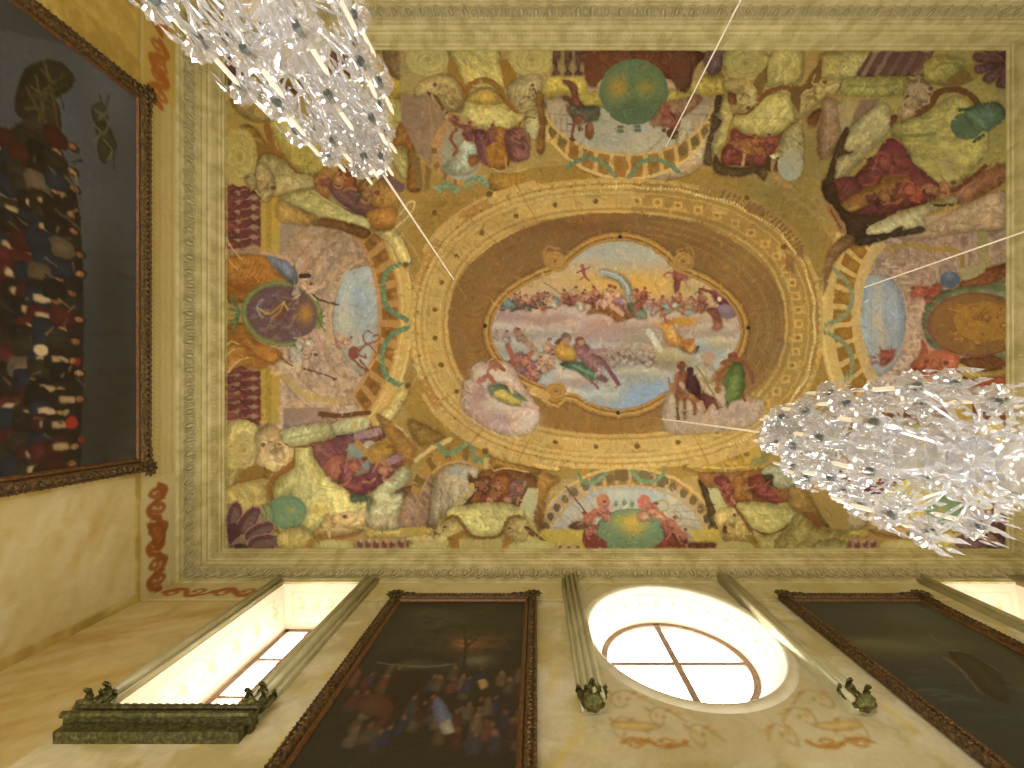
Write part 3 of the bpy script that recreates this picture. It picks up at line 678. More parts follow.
    g(430, 380, 60, 70, 'c9bf7c', .7); g(500, 520, 50, 30, 'b99c48', .7); l([(520, 400), (440, 460)], 6, 'a2945a', .7); l([(540, 330), (500, 380), (600, 400)], 7, 'a49a55', .6); l([(450, 200), (430, 320), (330, 400)], 6, 'd2c88c', .6)
    b([(270, 560), (300, 600), (390, 600), (320, 640)], 'b19a55'); l([(385, 600), (420, 640), (540, 650), (680, 640), (740, 600)], 28, '9a6a30'); b([(540, 600), (600, 540), (700, 520), (750, 510), (755, 590), (680, 630), (580, 650), (550, 640)], 'c3a26a'); l([(560, 600), (640, 600), (700, 560)], 12, 'a98652', .7); l([(600, 560), (680, 530)], 9, 'd6bd88', .7); l([(555, 580), (560, 650)], 14, 'cdb07a')
    e(345, 525, 100, 86, '71936c'); e(345, 525, 92, 78, '557a60', .5, w=8); g(365, 515, 26, 20, 'a9a055', .9); g(310, 560, 40, 30, '82a080', .6); e(365, 515, 30, 26, '8a9a5c', .6, w=5); b([(200, 500), (260, 490), (270, 620), (220, 580)], '8a9a66', .8); l([(220, 500), (240, 540), (230, 580)], 8, '7a6a34', .7)
    p([(38, 480), (60, 480), (320, 715), (38, 715)], '8a7a56')
    for (x, y, a) in ((70, 560, -80), (145, 570, -52), (200, 625, -27), (225, 680, -6)):
        e(x, y, 96 if a < -30 else 88, 46, 'b08a74', rot=a); e(x, y, 88 if a < -30 else 80, 39, '6f4450', rot=a); e(x + 6, y + 4, 66, 20, '83706a', .7, rot=a)
    e(70, 640, 36, 60, '5f3c46'); l([(115, 650), (60, 700)], 26, 'a4846e', .8); e(100, 700, 50, 14, '553a34'); b([(300, 640), (400, 600), (480, 640), (430, 715), (310, 715)], 'b9a85e'); p([(430, 712), (460, 660), (540, 660), (480, 715)], 'a07a36'); e(580, 700, 104, 34, 'b9ae66'); e(575, 700, 80, 22, 'c5ba78', .7)
    b([(640, 600), (960, 600), (980, 650), (760, 655), (740, 615)], 'bba452'); p([(690, 660), (980, 650), (980, 712), (680, 712)], 'a3845a')
    for i in range(7):
        e(715 + i * 42, 690, 15, 20, '7c4844'); e(722 + i * 42, 672, 8, 10, 'b99a78')
    # reclining pair in purple with the globe-blue belly of a vessel
    b([(480, 160), (560, 140), (700, 110), (800, 85), (840, 110), (840, 150), (760, 180), (640, 240), (560, 280), (520, 290), (480, 230)], '7d4a4e'); l([(700, 135), (810, 110)], 40, '9d8088', .9); g(600, 190, 50, 26, '6c3a48', .7); g(500, 190, 20, 30, 'a47a5c', .8)
    b([(540, 270), (620, 230), (660, 260), (640, 330), (590, 370), (540, 330)], '9c584a'); g(600, 290, 30, 30, 'b47258', .7)
    b([(655, 190), (690, 170), (740, 220), (780, 300), (760, 325), (680, 320), (650, 300)], ('8f9a8c', '6a8488', 'y')); g(700, 260, 20, 30, '5d7880', .7); l([(705, 170), (750, 220), (790, 270)], 34, 'b0823a'); e(765, 180, 30, 22, 'a6a090'); e(850, 190, 56, 40, 'a97f34'); b([(760, 200), (830, 170), (900, 200), (850, 240), (790, 260)], 'ac8030', .8)
    b([(600, 370), (700, 340), (800, 300), (900, 215), (950, 215), (950, 260), (880, 330), (760, 430), (690, 440), (640, 400)], '81444a'); l([(820, 300), (930, 235)], 40, '9a7c8a', .85); l([(800, 300), (860, 260)], 20, 'b5765c', .8); g(740, 410, 50, 20, '5c3044', .7); b([(670, 440), (720, 430), (760, 460), (680, 475)], '4e5c48'); l([(650, 390), (720, 400)], 20, '9c5248', .8)
    b([(780, 430), (940, 290), (970, 300), (965, 370), (890, 425), (950, 430), (930, 600), (770, 600), (750, 500), (800, 480)], 'aeac84'); b([(770, 540), (840, 540), (930, 560), (930, 600), (760, 600)], 'b3a083', .7); l([(900, 450), (840, 560)], 9, 'c1c09c', .6); b([(750, 450), (780, 460), (760, 530)], '5f6a50')
    b([(890, 425), (980, 385), (1000, 400), (950, 520), (940, 430)], '74502c')
    b([(340, 180), (430, 195), (540, 165), (590, 150), (380, 190), (345, 170)], '8a5a34'); b([(310, 110), (450, 75), (600, 65), (590, 140), (470, 170), (350, 180)], 'ada876'); l([(350, 150), (560, 100)], 12, '96a071', .8); b([(600, 60), (750, 40), (750, 100), (600, 130), (570, 100)], 'b4b084'); e(690, 85, 16, 20, 'bfa95c', .8); e(730, 75, 14, 22, '92a478', .8); l([(510, 20), (600, 30), (760, 15)], 24, '6d4428')
    b([(800, 20), (870, 60), (1000, 190), (960, 300), (900, 200), (840, 110)], '946428', .7)
    O(400, 410, K)  # bottom pilaster group
    b([(0, 600), (20, 460), (100, 380), (170, 350), (160, 600)], '967660'); b([(150, 600), (165, 400), (200, 320), (280, 280), (400, 300), (400, 380), (330, 480), (250, 520)], 'aa9a80'); g(290, 320, 40, 25, '8ea0b2', .9); g(340, 340, 30, 30, 'a0a8a2', .7)
    for i in range(6):
        l([(175 + i * 20, 330 + i * 10), (215 + i * 14, 430), (250 + i * 14, 500 - i * 12)], 5, ('8d765e', 'bda58c')[i % 2], .5)
    cv.ring(300, 470, 200, 215, 250, 285, 190, 300, 9, ['b0813a', '85602a'], .35); cv.arc(300, 470, 195, 205, 190, 300, 9, 'ba9460')
    l([(80, 260), (160, 200), (260, 150)], 22, 'cdb26e'); l([(60, 180), (80, 210), (40, 260)], 20, '97602c'); b([(90, 60), (230, 140), (100, 180), (40, 60)], '8a672c')
    garland(cv, [(200, 180), (225, 220), (280, 215), (350, 170)], 26, ('6d8c66', '5b7859', '8a9a6c')); garland(cv, [(365, 170), (375, 240), (410, 265), (450, 240)], 24, ('6d8c66', '5b7859', '8a9a6c'))
    p([(430, 245), (475, 240), (480, 320), (425, 310)], 'c4a45e'); b([(480, 240), (680, 290), (720, 320), (650, 330), (480, 300)], '9a6f2a'); b([(450, 200), (600, 240), (800, 290), (780, 310), (560, 270), (460, 230)], 'c09a50')
    b([(430, 310), (550, 300), (690, 340), (690, 400), (640, 500), (560, 480), (420, 470), (320, 500), (390, 420), (400, 340)], '85552e'); b([(350, 330), (390, 350), (460, 340), (470, 400), (430, 440), (370, 420), (350, 380)], '66432e'); e(365, 395, 16, 22, 'bf9c5c'); l([(395, 380), (440, 370)], 24, '8b6a52')
    b([(480, 350), (540, 320), (570, 360), (560, 420), (500, 430)], '9a5a2c'); b([(560, 380), (620, 360), (650, 380), (620, 470), (570, 460)], '7c5a5c')
    for i in range(8):
        e(400 + i * 30, 440 + (i % 3) * 12, 20, 17, ('a8684f', '86433c', 'bb8066')[i % 3])
    l([(480, 310), (560, 300), (660, 320)], 8, 'cda865'); l([(640, 370), (600, 480)], 12, 'a8744a')
    b([(310, 500), (390, 420), (340, 500), (320, 520)], '5c3f30'); p([(330, 430), (400, 400), (310, 500), (260, 510)], 'b3a477')
    b([(250, 510), (380, 480), (520, 475), (640, 510), (720, 600), (690, 640), (600, 620), (560, 600), (480, 650), (380, 640), (320, 590), (250, 560)], 'c1b66f')
    for i in range(8):
        l([(330 + i * 34, 500), (370 + i * 22, 590)], 4, 'cfc586', .55)
    p([(655, 400), (710, 405), (700, 510), (690, 570), (640, 530), (610, 500)], 'b4ae80'); b([(690, 520), (715, 500), (715, 620), (690, 570)], '80572c')
    b([(150, 610), (230, 570), (300, 560), (330, 620), (250, 690), (160, 700), (60, 680), (60, 620)], 'c2b06c'); b([(165, 625), (220, 610), (210, 635), (170, 640)], '70492e'); l([(40, 660), (150, 660), (230, 640)], 12, 'd0c184', .7)
    b([(540, 600), (590, 560), (640, 560), (700, 650), (740, 680), (640, 700), (550, 660)], 'bfa86c'); l([(570, 600), (600, 640)], 10, 'a18550', .6); b([(640, 600), (660, 600), (690, 645), (660, 640)], '6a4630')
    l([(235, 560), (280, 545), (320, 590), (350, 640), (430, 660), (510, 640), (550, 570), (590, 545), (635, 560)], 17, '83602f'); l([(640, 600), (700, 640), (760, 690), (790, 720)], 9, '6b482c')
    p([(240, 655), (330, 610), (300, 725), (270, 725)], 'a47c32'); p([(520, 725), (540, 640), (580, 670), (545, 728)], 'a47a30'); p([(305, 660), (400, 665), (525, 660), (515, 728), (300, 728)], 'beb06c'); e(150, 705, 105, 34, 'bdb36c'); e(140, 700, 80, 22, 'c9bf80', .6); e(670, 705, 115, 42, 'bfb46c'); e(670, 705, 84, 26, 'cac07e', .6); p([(0, 605), (150, 600), (150, 640), (0, 650)], 'b9a04e')
    for i in range(8):
        l([(325 + i * 26, 670), (320 + i * 27, 725)], 3, 'a99a52', .6)
    O(600, 410, K)  # bottom right group
    b([(500, 330), (560, 320), (800, 300), (1000, 380), (1000, 500), (760, 480), (640, 480), (560, 420)], '8a5a30'); b([(430, 290), (760, 230), (800, 300), (560, 320)], 'b08c36'); l([(450, 290), (640, 300), (760, 290)], 8, 'cfae62'); p([(700, 200), (810, 160), (830, 250), (800, 310), (740, 260)], 'b4973c'); e(750, 225, 17, 15, '7a5c2c')
    b([(830, 310), (900, 280), (1060, 300), (1060, 400), (920, 400), (850, 350)], '9a9f88'); b([(830, 340), (880, 330), (880, 390), (850, 370)], '4d3c28'); l([(850, 200), (840, 250), (790, 270)], 40, '7f8050', .8)
    b([(580, 350), (640, 340), (680, 400), (720, 460), (690, 500), (650, 480), (620, 420)], '8d4038'); l([(650, 400), (690, 480)], 14, 'bb7a60'); b([(700, 340), (750, 370), (780, 470), (700, 470), (680, 420)], 'a0672c'); b([(760, 350), (830, 340), (870, 410), (950, 470), (940, 490), (850, 460), (790, 440)], '8f4438'); l([(800, 390), (900, 460)], 12, '9a4c48', .8); l([(950, 400), (970, 460), (1000, 420)], 10, '8a6a3a')
    p([(550, 400), (600, 400), (650, 490), (640, 540), (600, 540), (570, 470)], 'b3ad78'); b([(700, 480), (800, 470), (900, 480), (1020, 470), (1060, 560), (970, 590), (940, 620), (850, 640), (780, 600), (730, 560)], 'b3a964')
    b([(580, 540), (660, 500), (730, 540), (790, 640), (850, 728), (760, 680), (640, 660), (620, 630)], 'b9a25e'); b([(640, 590), (680, 580), (670, 625), (630, 625)], '683c28'); l([(700, 510), (740, 570), (780, 620), (860, 640), (930, 620), (970, 595), (1020, 640)], 17, '80582a'); p([(730, 640), (800, 640), (850, 728), (820, 728)], '96742c'); p([(950, 600), (1000, 600), (1060, 660), (1040, 728)], '97722c')
    b([(780, 620), (850, 645), (940, 625), (1000, 728), (850, 728)], 'b2a764'); e(690, 705, 100, 34, 'b9ae68'); p([(1030, 600), (1180, 620), (1180, 728), (1050, 728)], 'a99d58')
    O(790, 450, K)
    b([(0, 380), (60, 320), (130, 400), (300, 420), (420, 470), (600, 480), (900, 430), (1160, 440), (1160, 540), (0, 540)], 'a09150'); b([(130, 480), (250, 460), (340, 520), (300, 535), (130, 535)], 'a4985a')
    b([(0, 200), (70, 190), (160, 340), (200, 400), (60, 330), (0, 290)], '94743c'); p([(60, 320), (120, 320), (170, 390), (140, 410)], '85592e')
    for i in range(7):
        b([(310 + i * 75, 490), (345 + i * 75, 500), (380 + i * 75, 530), (325 + i * 75, 530)], '7a4a38')
        e(370 + i * 75, 512, 26, 18, 'a98a60', .9)
    b([(360, 300), (900, 260), (1160, 300), (1160, 440), (900, 430), (600, 480), (400, 440)], '8f8448'); b([(800, 400), (960, 380), (1160, 440), (1160, 500), (900, 500)], '6f7a44', .7); b([(960, 420), (1010, 400), (1160, 420), (1100, 480)], '4b4030'); g(1080, 480, 60, 50, '6c4a50', .8)
    b([(300, 80), (420, 60), (560, 160), (480, 250), (360, 220), (240, 140)], '7e4632'); b([(600, 40), (900, 40), (960, 160), (700, 180)], '737042')

    # painted nudes and putti among the pilaster groups
    O()
    for x, y, h, a_, s1, c1, sd in ((334, 182, 40, 60, 'b07a48', '8c5038', 401), (362, 196, 40, 75, 'a8704a', '6c4a48', 402), (258, 186, 40, 95, 'b39c68', 'a8945c', 403), (350, 468, 44, 60, 'a8604e', '8a4a50', 404), (378, 470, 40, 80, 'b07458', '7c4450', 405), (332, 520, 34, 80, 'c8a670', 'c0a468', 406), (275, 450, 34, -70, 'cba878', 'c4a46c', 407),
                                  (468, 132, 26, 10, '9a5c4c', '7c4450', 411), (492, 136, 28, 0, '94564c', '84485a', 412), (518, 140, 28, -8, '9a6050', '7a4a50', 413), (452, 118, 20, -40, 'a06a50', '7c4a3c', 414), (528, 96, 30, 20, 'b8a678', 'a8966c', 415), (446, 92, 36, -60, 'b9a268', 'ae9458', 416),
                                  (736, 148, 28, 8, 'a05c48', '8a463c', 421), (756, 146, 28, -5, 'a8683c', '9a6030', 422), (772, 144, 26, -20, '9a5046', '7d4034', 423), (744, 96, 34, 160, 'bca86e', 'b09a60', 424), (816, 92, 34, 40, 'b29e68', 'a8925c', 425), (920, 100, 40, 40, 'ae967c', 'a28868', 426),
                                  (880, 165, 56, 70, '8c4844', '703838', 431), (905, 190, 44, 80, 'a25844', '7a4034', 432), (880, 198, 40, 60, '946438', '6c3a34', 433), (940, 190, 40, 60, 'a87454', '9a6648', 434),
                                  (482, 490, 24, 5, 'a06048', '7c4838', 441), (500, 490, 24, -10, 'b07454', '9a5a34', 442), (518, 492, 22, 15, 'a86a58', '7c5a5c', 443), (728, 490, 26, -25, 'a8584a', '8d4038', 444), (746, 492, 24, 5, 'aa7040', 'a0672c', 445), (766, 492, 28, -40, 'a05048', '8f4438', 446), (516, 536, 26, -40, 'bca46a', 'b49c60', 447), (436, 532, 26, 60, 'c4ae70', 'b8a262', 448), (730, 524, 26, 30, 'bfa868', 'b39a58', 449)):
        person_strokes(cv, x, y, h * .8, a_, s1, c1, seed=sd)
    # ================= the great entablature ring
    O()
    C = (616.5, 324)
    RG = lambda r1, r2, a0, a1, n, cols, gap=0., nn=2.4: cv.ring(*C, *r1, *r2, a0, a1, n, cols, gap, nn=nn)
    gold, goldd, lite, br = 'bd9a52', 'a8813f', 'cfae66', '8a642e'
    RG((168, 110), (207, 146), 0, 360, 1, [gold], nn=2.35)
    g(500, 250, 70, 60, 'bf9c56', .5)
    # browner to the upper right
    RG((170, 112), (205, 144), -85, 40, 1, ['a4813f'], nn=2.35)
    mould = [(170, 112, 2, lite), (173, 115, 1.2, br), (177, 118, 1.5, lite), (190, 129, 1.2, goldd), (192, 131, 1.4, lite), (195, 134, 1.2, '9a7638'), (198, 137, 1.8, lite), (201, 140, 1.2, br), (204, 143, 2.2, lite)]
    for rx, ry, w, col in mould:
        cv.arc(*C, rx, ry, 0, 360, w, col, .6, n=2.35)
    for k in range(8):  # projecting blocks that break the ring
        a = 22.5 + k * 45
        if k in (1, 2, 5, 6):
            aa = {1: 50, 2: 133, 5: 228, 6: 313}[k]
            RG((163, 106), (172, 114), aa - 16, aa + 15, 1, ['c4a157' if aa > 90 and aa < 300 else 'a8853f'], nn=2.1)
            RG((200, 141), (212, 150), aa - 20, aa + 20, 1, ['bf9b55' if aa < 300 else '9c7a40'], nn=2.4)
            for d in (-16, -2, 15):
                l([sell(*C, 168, 110, aa + d, 2.3), sell(*C, 210, 149, aa + d, 2.4)], 1.2, br, .55)
            for i in range(-1, 2):
                cv.arc(*C, 166 + i * 2.2, 108 + i * 2.2, aa - 15, aa + 14, 1, ('9b7636', lite)[i % 2], .7, n=2.15)
    for k in range(40):   # dentil combs
        for (a0, a1) in ((196, 214), (224, 234), (146, 158), (300, 330)):
            a = a0 + (a1 - a0) * k / 39
            if k % 2 == 0:
                l([sell(*C, 198, 138, a, 2.45), sell(*C, 206, 146, a, 2.45)], 1.3, 'a36a28' if a < 290 else '5f4220', .8)
    for k in range(220):   # fine dentils and egg rows around the ring
        a = k * 360 / 220
        x, y = sell(*C, 203, 142, a, 2.4)
        e(x, y, 1.1, 1.1, ('9a7434', 'd2b26c')[k % 2], .6)
        l([sell(*C, 173.5, 115, a, 2.3), sell(*C, 176, 117, a, 2.3)], .8, '9a7836', .5)
    for k in range(28):    # coffers with shaded corners
        a = k * 360 / 28 + 6
        P = [sell(*C, 186.5, 126, a - 2.6, 2.33), sell(*C, 190, 129.5, a - 2.6, 2.33), sell(*C, 190, 129.5, a + 2.6, 2.33), sell(*C, 186.5, 126, a + 2.6, 2.33)]
        p(P, ('a17c3c', 'c8a75e')[k % 2], .6)
    for k in range(56):   # round holes
        a = k * 360 / 56
        x, y = sell(*C, 182, 123, a, 2.3)
        if -1 < a < 64 or a > 276:
            p([(x - 4.6, y - 4.2), (x + 4.6, y - 4.2), (x + 4.6, y + 4.2), (x - 4.6, y + 4.2)], 'c9a857', .9)
            e(x, y, 2.4, 2.2, 'a5742a')
            if k % 2: e(x, y, 1, 1, '805520')
        else:
            if k % 2: e(x, y, 2.5, 2.4, '6f5024')
            else: l([sell(*C, 177, 118, a, 2.3), sell(*C, 189, 128, a, 2.3)], .9, '9c7a3c', .6)
    for k in range(24):
        a = 100 + k * 9
        x, y = sell(*C, 199, 139, a + 4, 2.4)
        e(x, y, 1.5, 1.4, '7a5828', .7)
    for k in range(150):  # bead string on the right side
        a = -92 + k * 150 / 150
        x, y = sell(*C, 198 + 1.2 * math.sin(k * .4), 137 + 1.5 * math.sin(k * .4), a, 2.4)
        e(x, y, .95, .95, 'e3cf97', .95)
    for k in range(60):
        a = 92 + k * 2.9
        l([sell(*C, 192, 131.5, a, 2.35), sell(*C, 194.5, 133.5, a, 2.35)], 1, '9d7733', .6)
    for k, (x, y) in enumerate(((435, 213), (489, 194), (747, 198), (784, 247), (406, 265), (408, 386), (485, 452), (762, 214), (776, 448))):
        e(x, y, 4.4, 4, 'a07c3e'); e(x, y, 3, 2.8, '6f4f24')
    for (x, y, w_, h_) in ((755, 208, 16, 9), (790, 262, 8, 18), (800, 250, 7, 14)):
        p([(x - w_ / 2, y - h_ / 2), (x + w_ / 2, y - h_ / 2 + 4), (x + w_ / 2, y + h_ / 2 + 3), (x - w_ / 2, y + h_ / 2)], '8a5f3a', .8)

    # ================= the cove and the open sky
    e(*C, 168.5, 110.5, ('7d5a33', '8c6534', 'y'), n=2.15)
    g(480, 325, 28, 70, '94662f', .7); g(770, 350, 20, 50, '8c7044', .6); g(616, 425, 90, 12, '96692c', .7); g(560, 226, 60, 8, '7a4e2c', .7); g(690, 228, 70, 12, '8f6a38', .7); g(740, 262, 40, 30, '9a743c', .5)
    for i in range(5):
        cv.arc(616 + 6, 325, 136 + i * 6, 92 + i * 3.4, -80, 75, 1, ('b08f58', '6f4f2a')[i % 2], .35)
    for i in range(90):
        a = 4 * i
        l([sell(*C, 138, 92, a, 2.05), sell(*C, 165, 108, a, 2.1)], .7, '6c4a24', .22)
    p([(564, 217), (590, 213), (640, 213), (642, 219), (568, 224)], '8a6035', .8); p([(497, 248), (515, 238), (520, 242), (500, 252)], '86602f', .8)
    sky = np.zeros((cv.H, cv.W), np.float32)
    def lobes(grow):
        m = np.maximum(0, 0)
        d1 = ((cv.X - 616) / (124 + grow)) ** 2 + ((cv.Y - 331) / (67 + grow)) ** 2
        d2 = ((cv.X - 619) / (73 + grow)) ** 2 + ((cv.Y - 325) / (84 + grow)) ** 2
        return np.minimum(d1, d2)
    full = (slice(0, cv.H), slice(0, cv.W))
    for gr, col, a in ((11, '5f4022', .35), (8.5, 'a3783a', 1), (6.5, 'c29a52', .8), (4.8, '8c6029', 1), (2.2, 'b58b46', .9), (0.6, '80572a', 1)):
        d = lobes(gr)
        cv._put(full, np.clip((1 - d) * 40 + .5, 0, 1), col, a)
    clip = np.clip((1 - lobes(0)) * 40 + .5, 0, 1)
    cv.clip = clip
    stops = [(240, 'a3a29a'), (256, 'aaa594'), (268, 'b59f80'), (282, 'c09a60'), (296, 'bd9a72'), (310, 'b8988a'), (326, 'b39a96'), (338, 'a8a5a4'), (352, 'a2a8aa'), (372, '9ca6b0'), (392, '8397b8'), (410, '7f95ba')]
    ys = cv.Y[:, 0] * 0 + (cv.y0 + (np.arange(cv.H) + .5) / cv.res)
    cc = np.array([hexc(h) for _, h in stops]); yy = np.array([q for q, _ in stops])
    colr = np.stack([np.interp(cv.Y, yy, cc[:, i]) for i in range(3)], -1)
    cv.img[:] = cv.img * (1 - clip[..., None]) + colr * clip[..., None]
    # light and cloud banks
    g(640, 285, 55, 16, 'cc9c48', .95); g(600, 292, 20, 12, 'c89c52', .8); g(545, 295, 40, 14, 'b99a7c', .8); g(705, 300, 26, 26, 'c2a070', .8); g(700, 280, 26, 12, 'bfa074', .7); g(620, 258, 60, 10, 'a9a8a2', .7); g(590, 250, 24, 8, '9aa0a6', .6)
    clouds = [(530, 313, 36, 8, 'bca49a'), (560, 318, 40, 9, 'b0938f'), (585, 325, 40, 8, 'b7a09c'), (600, 322, 26, 12, 'c2a29a'), (640, 330, 50, 9, 'ab8f8c'), (525, 330, 30, 6, 'b5a9a5'), (690, 318, 42, 12, 'bfa596'), (700, 330, 40, 8, 'b09a92'), (655, 318, 22, 9, 'cbb79a'), (515, 345, 26, 12, 'a5a6a2'), (545, 352, 24, 14, 'a8a5a0'), (590, 352, 50, 12, 'a3a7a8'), (625, 355, 30, 14, 'b3a09c'), (660, 345, 16, 24, '968678'), (672, 362, 24, 12, 'b5a278'), (650, 362, 26, 14, 'a08e80'), (575, 378, 22, 13, 'bcaaa0'), (640, 372, 26, 10, 'a6a69c'), (560, 395, 30, 9, 'b5ada4'), (600, 398, 24, 8, 'a9a49c'), (700, 350, 24, 8, '8fa2b6'), (640, 390, 36, 14, '8097ba'), (610, 340, 60, 5, '9c8a90'), (715, 335, 18, 6, 'b9aa94'), (612, 385, 16, 8, 'b0a89c')]
    for x, y, rx, ry, c in clouds:
        g(x, y, rx, ry, c, .85)
    def puff(x, y, rx, ry, lo, hi, n=9):
        for i in range(n):
            t = (i + .5) / n * 2 - 1
            yy = y - ry * .55 * math.sqrt(max(0, 1 - t * t)) + (i % 2) * ry * .25
            r = ry * (.55 + .35 * ((i * 7) % 5) / 4)
            g(x + t * rx, yy + r * .7, r * 1.5, r, lo, .6)
            g(x + t * rx, yy, r * 1.15, r * .8, hi, .75)
            cv.arc(x + t * rx, yy + r * .1, r * .9, r * .7, 200, 330, .9, 'd4c4b6', .35)
        g(x, y + ry * .9, rx, ry * .5, lo, .7)
    for q in ((520, 312, 26, 7, '9c7c7c', 'c0aaa0'), (558, 316, 30, 8, 'a07e7e', 'bfa9a2'), (585, 328, 34, 8, '9c8084', 'c2aca4'), (604, 320, 16, 9, 'a8807c', 'c9aca2'), (650, 326, 30, 8, '8f7678', 'b9a49c'), (690, 316, 34, 8, 'a68a7c', 'cbb8a0'), (716, 330, 18, 7, '9a8884', 'bcab9e'), (536, 333, 36, 6, '93868a', 'b3a9a6'), (512, 347, 16, 8, '90908e', 'b2b0a8'), (556, 347, 24, 8, '908c8a', 'b0aba4'), (652, 342, 16, 12, '7e6c62', 'a59484'), (640, 354, 14, 10, '86766c', 'aa9c88'), (668, 358, 20, 10, '8a7c66', 'b8a67c'), (605, 362, 34, 8, '8c8888', 'aaa7a0'), (576, 376, 18, 10, '9a8480', 'c6b6aa'), (640, 374, 18, 8, '8c8e88', 'adab9c'), (556, 394, 22, 6, '9c948c', 'bdb4a8'), (596, 398, 22, 6, '8f949c', 'b4b0a4'), (700, 346, 18, 6, '8a94a2', 'a8aeb0'), (722, 343, 12, 6, 'a39680', 'bfae94'), (500, 330, 12, 6, 'a2938f', 'b9aeaa')):
        puff(*q)
    for x, y, rx, ry, c in clouds[:0]:
        for i in range(7):
            aa = 180 + i * 30
            e(x + rx * .75 * math.cos(math.radians(aa)), y + ry * .6 * math.sin(math.radians(aa)), rx * .24, ry * .4, c, .35, soft=1.6)
        l([(x - rx * .8, y - ry * .25), (x - rx * .3, y - ry * .75), (x + rx * .3, y - ry * .7), (x + rx * .8, y - ry * .2)], 1.5, 'd2bfb2', .5)
    e(727, 311, 12, 8.5, '7c6478'); g(725, 309, 8, 5, '94798c', .8); cv.arc(727, 311, 12, 8.5, 170, 300, 1.4, 'cbb2a8', .8)
    sk, red, dk = 'ad7260', '8c4a48', '6f3a40'
    for i, x in enumerate(range(499, 548, 6)):      # crowd on the upper left bank
        person_strokes(cv, x, 302 + (i * 5) % 7 - 3, 17, R.uniform(-30, 30), ('b07a64', '9c5f58', 'b98a6c')[i % 3], ('8a4a4c', '6b7484', '93504a', '5d5550')[i % 4], seed=i)
    b([(498, 298), (506, 297), (513, 304), (514, 309), (503, 306)], '6a8a8c'); l([(512, 311), (524, 306), (537, 308)], 3, '5a4c48'); b([(550, 296), (558, 298), (560, 306), (551, 306)], '8090ae'); l([(545, 283), (560, 293), (566, 296)], 1.2, '8a7050')
    for i, x in enumerate((550, 566, 573, 580, 588, 596)):
        person_strokes(cv, x, 302 - (i % 3) * 3, 19, R.uniform(-20, 25), ('b98e70', 'a86c58')[i % 2], ('bcae9c', '8a4648', '97504c')[i % 3], seed=40 + i)
    b([(586, 315), (594, 306), (606, 305), (622, 308), (638, 312), (632, 318), (618, 322), (610, 317), (598, 313)], '91592f'); b([(600, 296), (612, 290), (622, 300), (634, 310), (644, 314), (630, 318), (612, 312), (600, 308)], '9b6650'); b([(628, 304), (640, 304), (648, 318), (636, 318)], '6c7462')
    e(611, 287, 13, 11, 'cb9c4c', .8); b([(599, 271), (606, 270), (616, 272), (626, 278), (632, 288), (633, 299), (627, 303), (624, 296), (622, 288), (616, 281), (608, 279), (602, 277)], '7f8e9c', .8); l([(602, 272), (614, 274), (625, 283), (629, 294)], 1.6, 'a6b2ba', .9); l([(607, 277), (617, 281), (623, 291)], 1.3, '56687c', .8)
    person_strokes(cv, 607, 298, 25, 12, 'c79a80', 'b8837a', seed=70); person_strokes(cv, 617, 298, 22, -10, 'c49678', '8f6a86', seed=71); person_strokes(cv, 640, 300, 22, -20, 'a05a4c', '8f4640', seed=72); person_strokes(cv, 644, 296, 16, 8, '9c5a4c', '7c3e3c', seed=73)
    l([(612, 306), (622, 314)], 5, 'cfa28c', .8); l([(604, 306), (610, 300)], 5, 'cf9f8a', .8)
    for (x, y) in ((583, 272),):                     # flying cherubs
        l([(x, y - 3), (x + 1, y + 2), (x + 2, y + 5)], 3.6, '96504c', taper=.3); l([(x + 1, y - 2), (x + 6, y - 5)], 1.6, '8a4450'); l([(x, y - 2), (x - 6, y + 1)], 1.5, '8a4450'); e(x - 1, y - 6, 2, 2.1, '97584c'); l([(x + 2, y + 5), (x + 6, y + 9)], 1.8, '8a4450'); l([(x + 1, y + 5), (x - 3, y + 8)], 1.8, '9a5450'); l([(x + 3, y - 4), (x + 7, y - 8)], 1.8, 'b58a70', .7)
    b([(673, 272), (680, 271), (690, 274), (688, 279), (681, 281), (679, 290), (675, 293), (674, 281)], '8e4a48'); l([(674, 274), (667, 273), (664, 276)], 2, '96544e'); e(676, 269, 2.4, 2.5, 'a26054'); l([(688, 276), (696, 277), (703, 274)], 3.4, 'a36a5c', taper=.4); b([(692, 268), (699, 266), (706, 270), (704, 274), (695, 274)], '9c5f54'); e(699, 265, 2.4, 2.3, 'b0785e'); l([(704, 272), (710, 276)], 1.8, '8c4846'); l([(684, 279), (687, 287)], 2, 'a5645a'); g(688, 288, 10, 5, 'a48c54', .6)
    l([(700, 289), (710, 292), (718, 296)], 3, '7b3c3c'); b([(712, 290), (722, 288), (734, 298), (736, 302), (724, 304), (714, 300)], '8c444c'); e(717, 284, 4.6, 4.6, '8a4c44'); l([(716, 298), (720, 304), (726, 300)], 3, '6a3338'); e(719, 299, 2, 2.6, 'd8c8b8')
    for i in range(11):
        x = 650 + i * 5.2
        person_strokes(cv, x, 305 + (i * 3) % 5, 17, R.uniform(-30, 30), ('b08470', 'a2685c')[i % 2], ('8898a8', 'a0a0a0', 'a9745c', '9a5048')[i % 4], seed=90 + i)
    person_strokes(cv, 703, 302, 20, -20, 'a0604e', '90524a', seed=120); b([(706, 310), (716, 308), (720, 318), (722, 328), (712, 330), (714, 320)], '95564c')
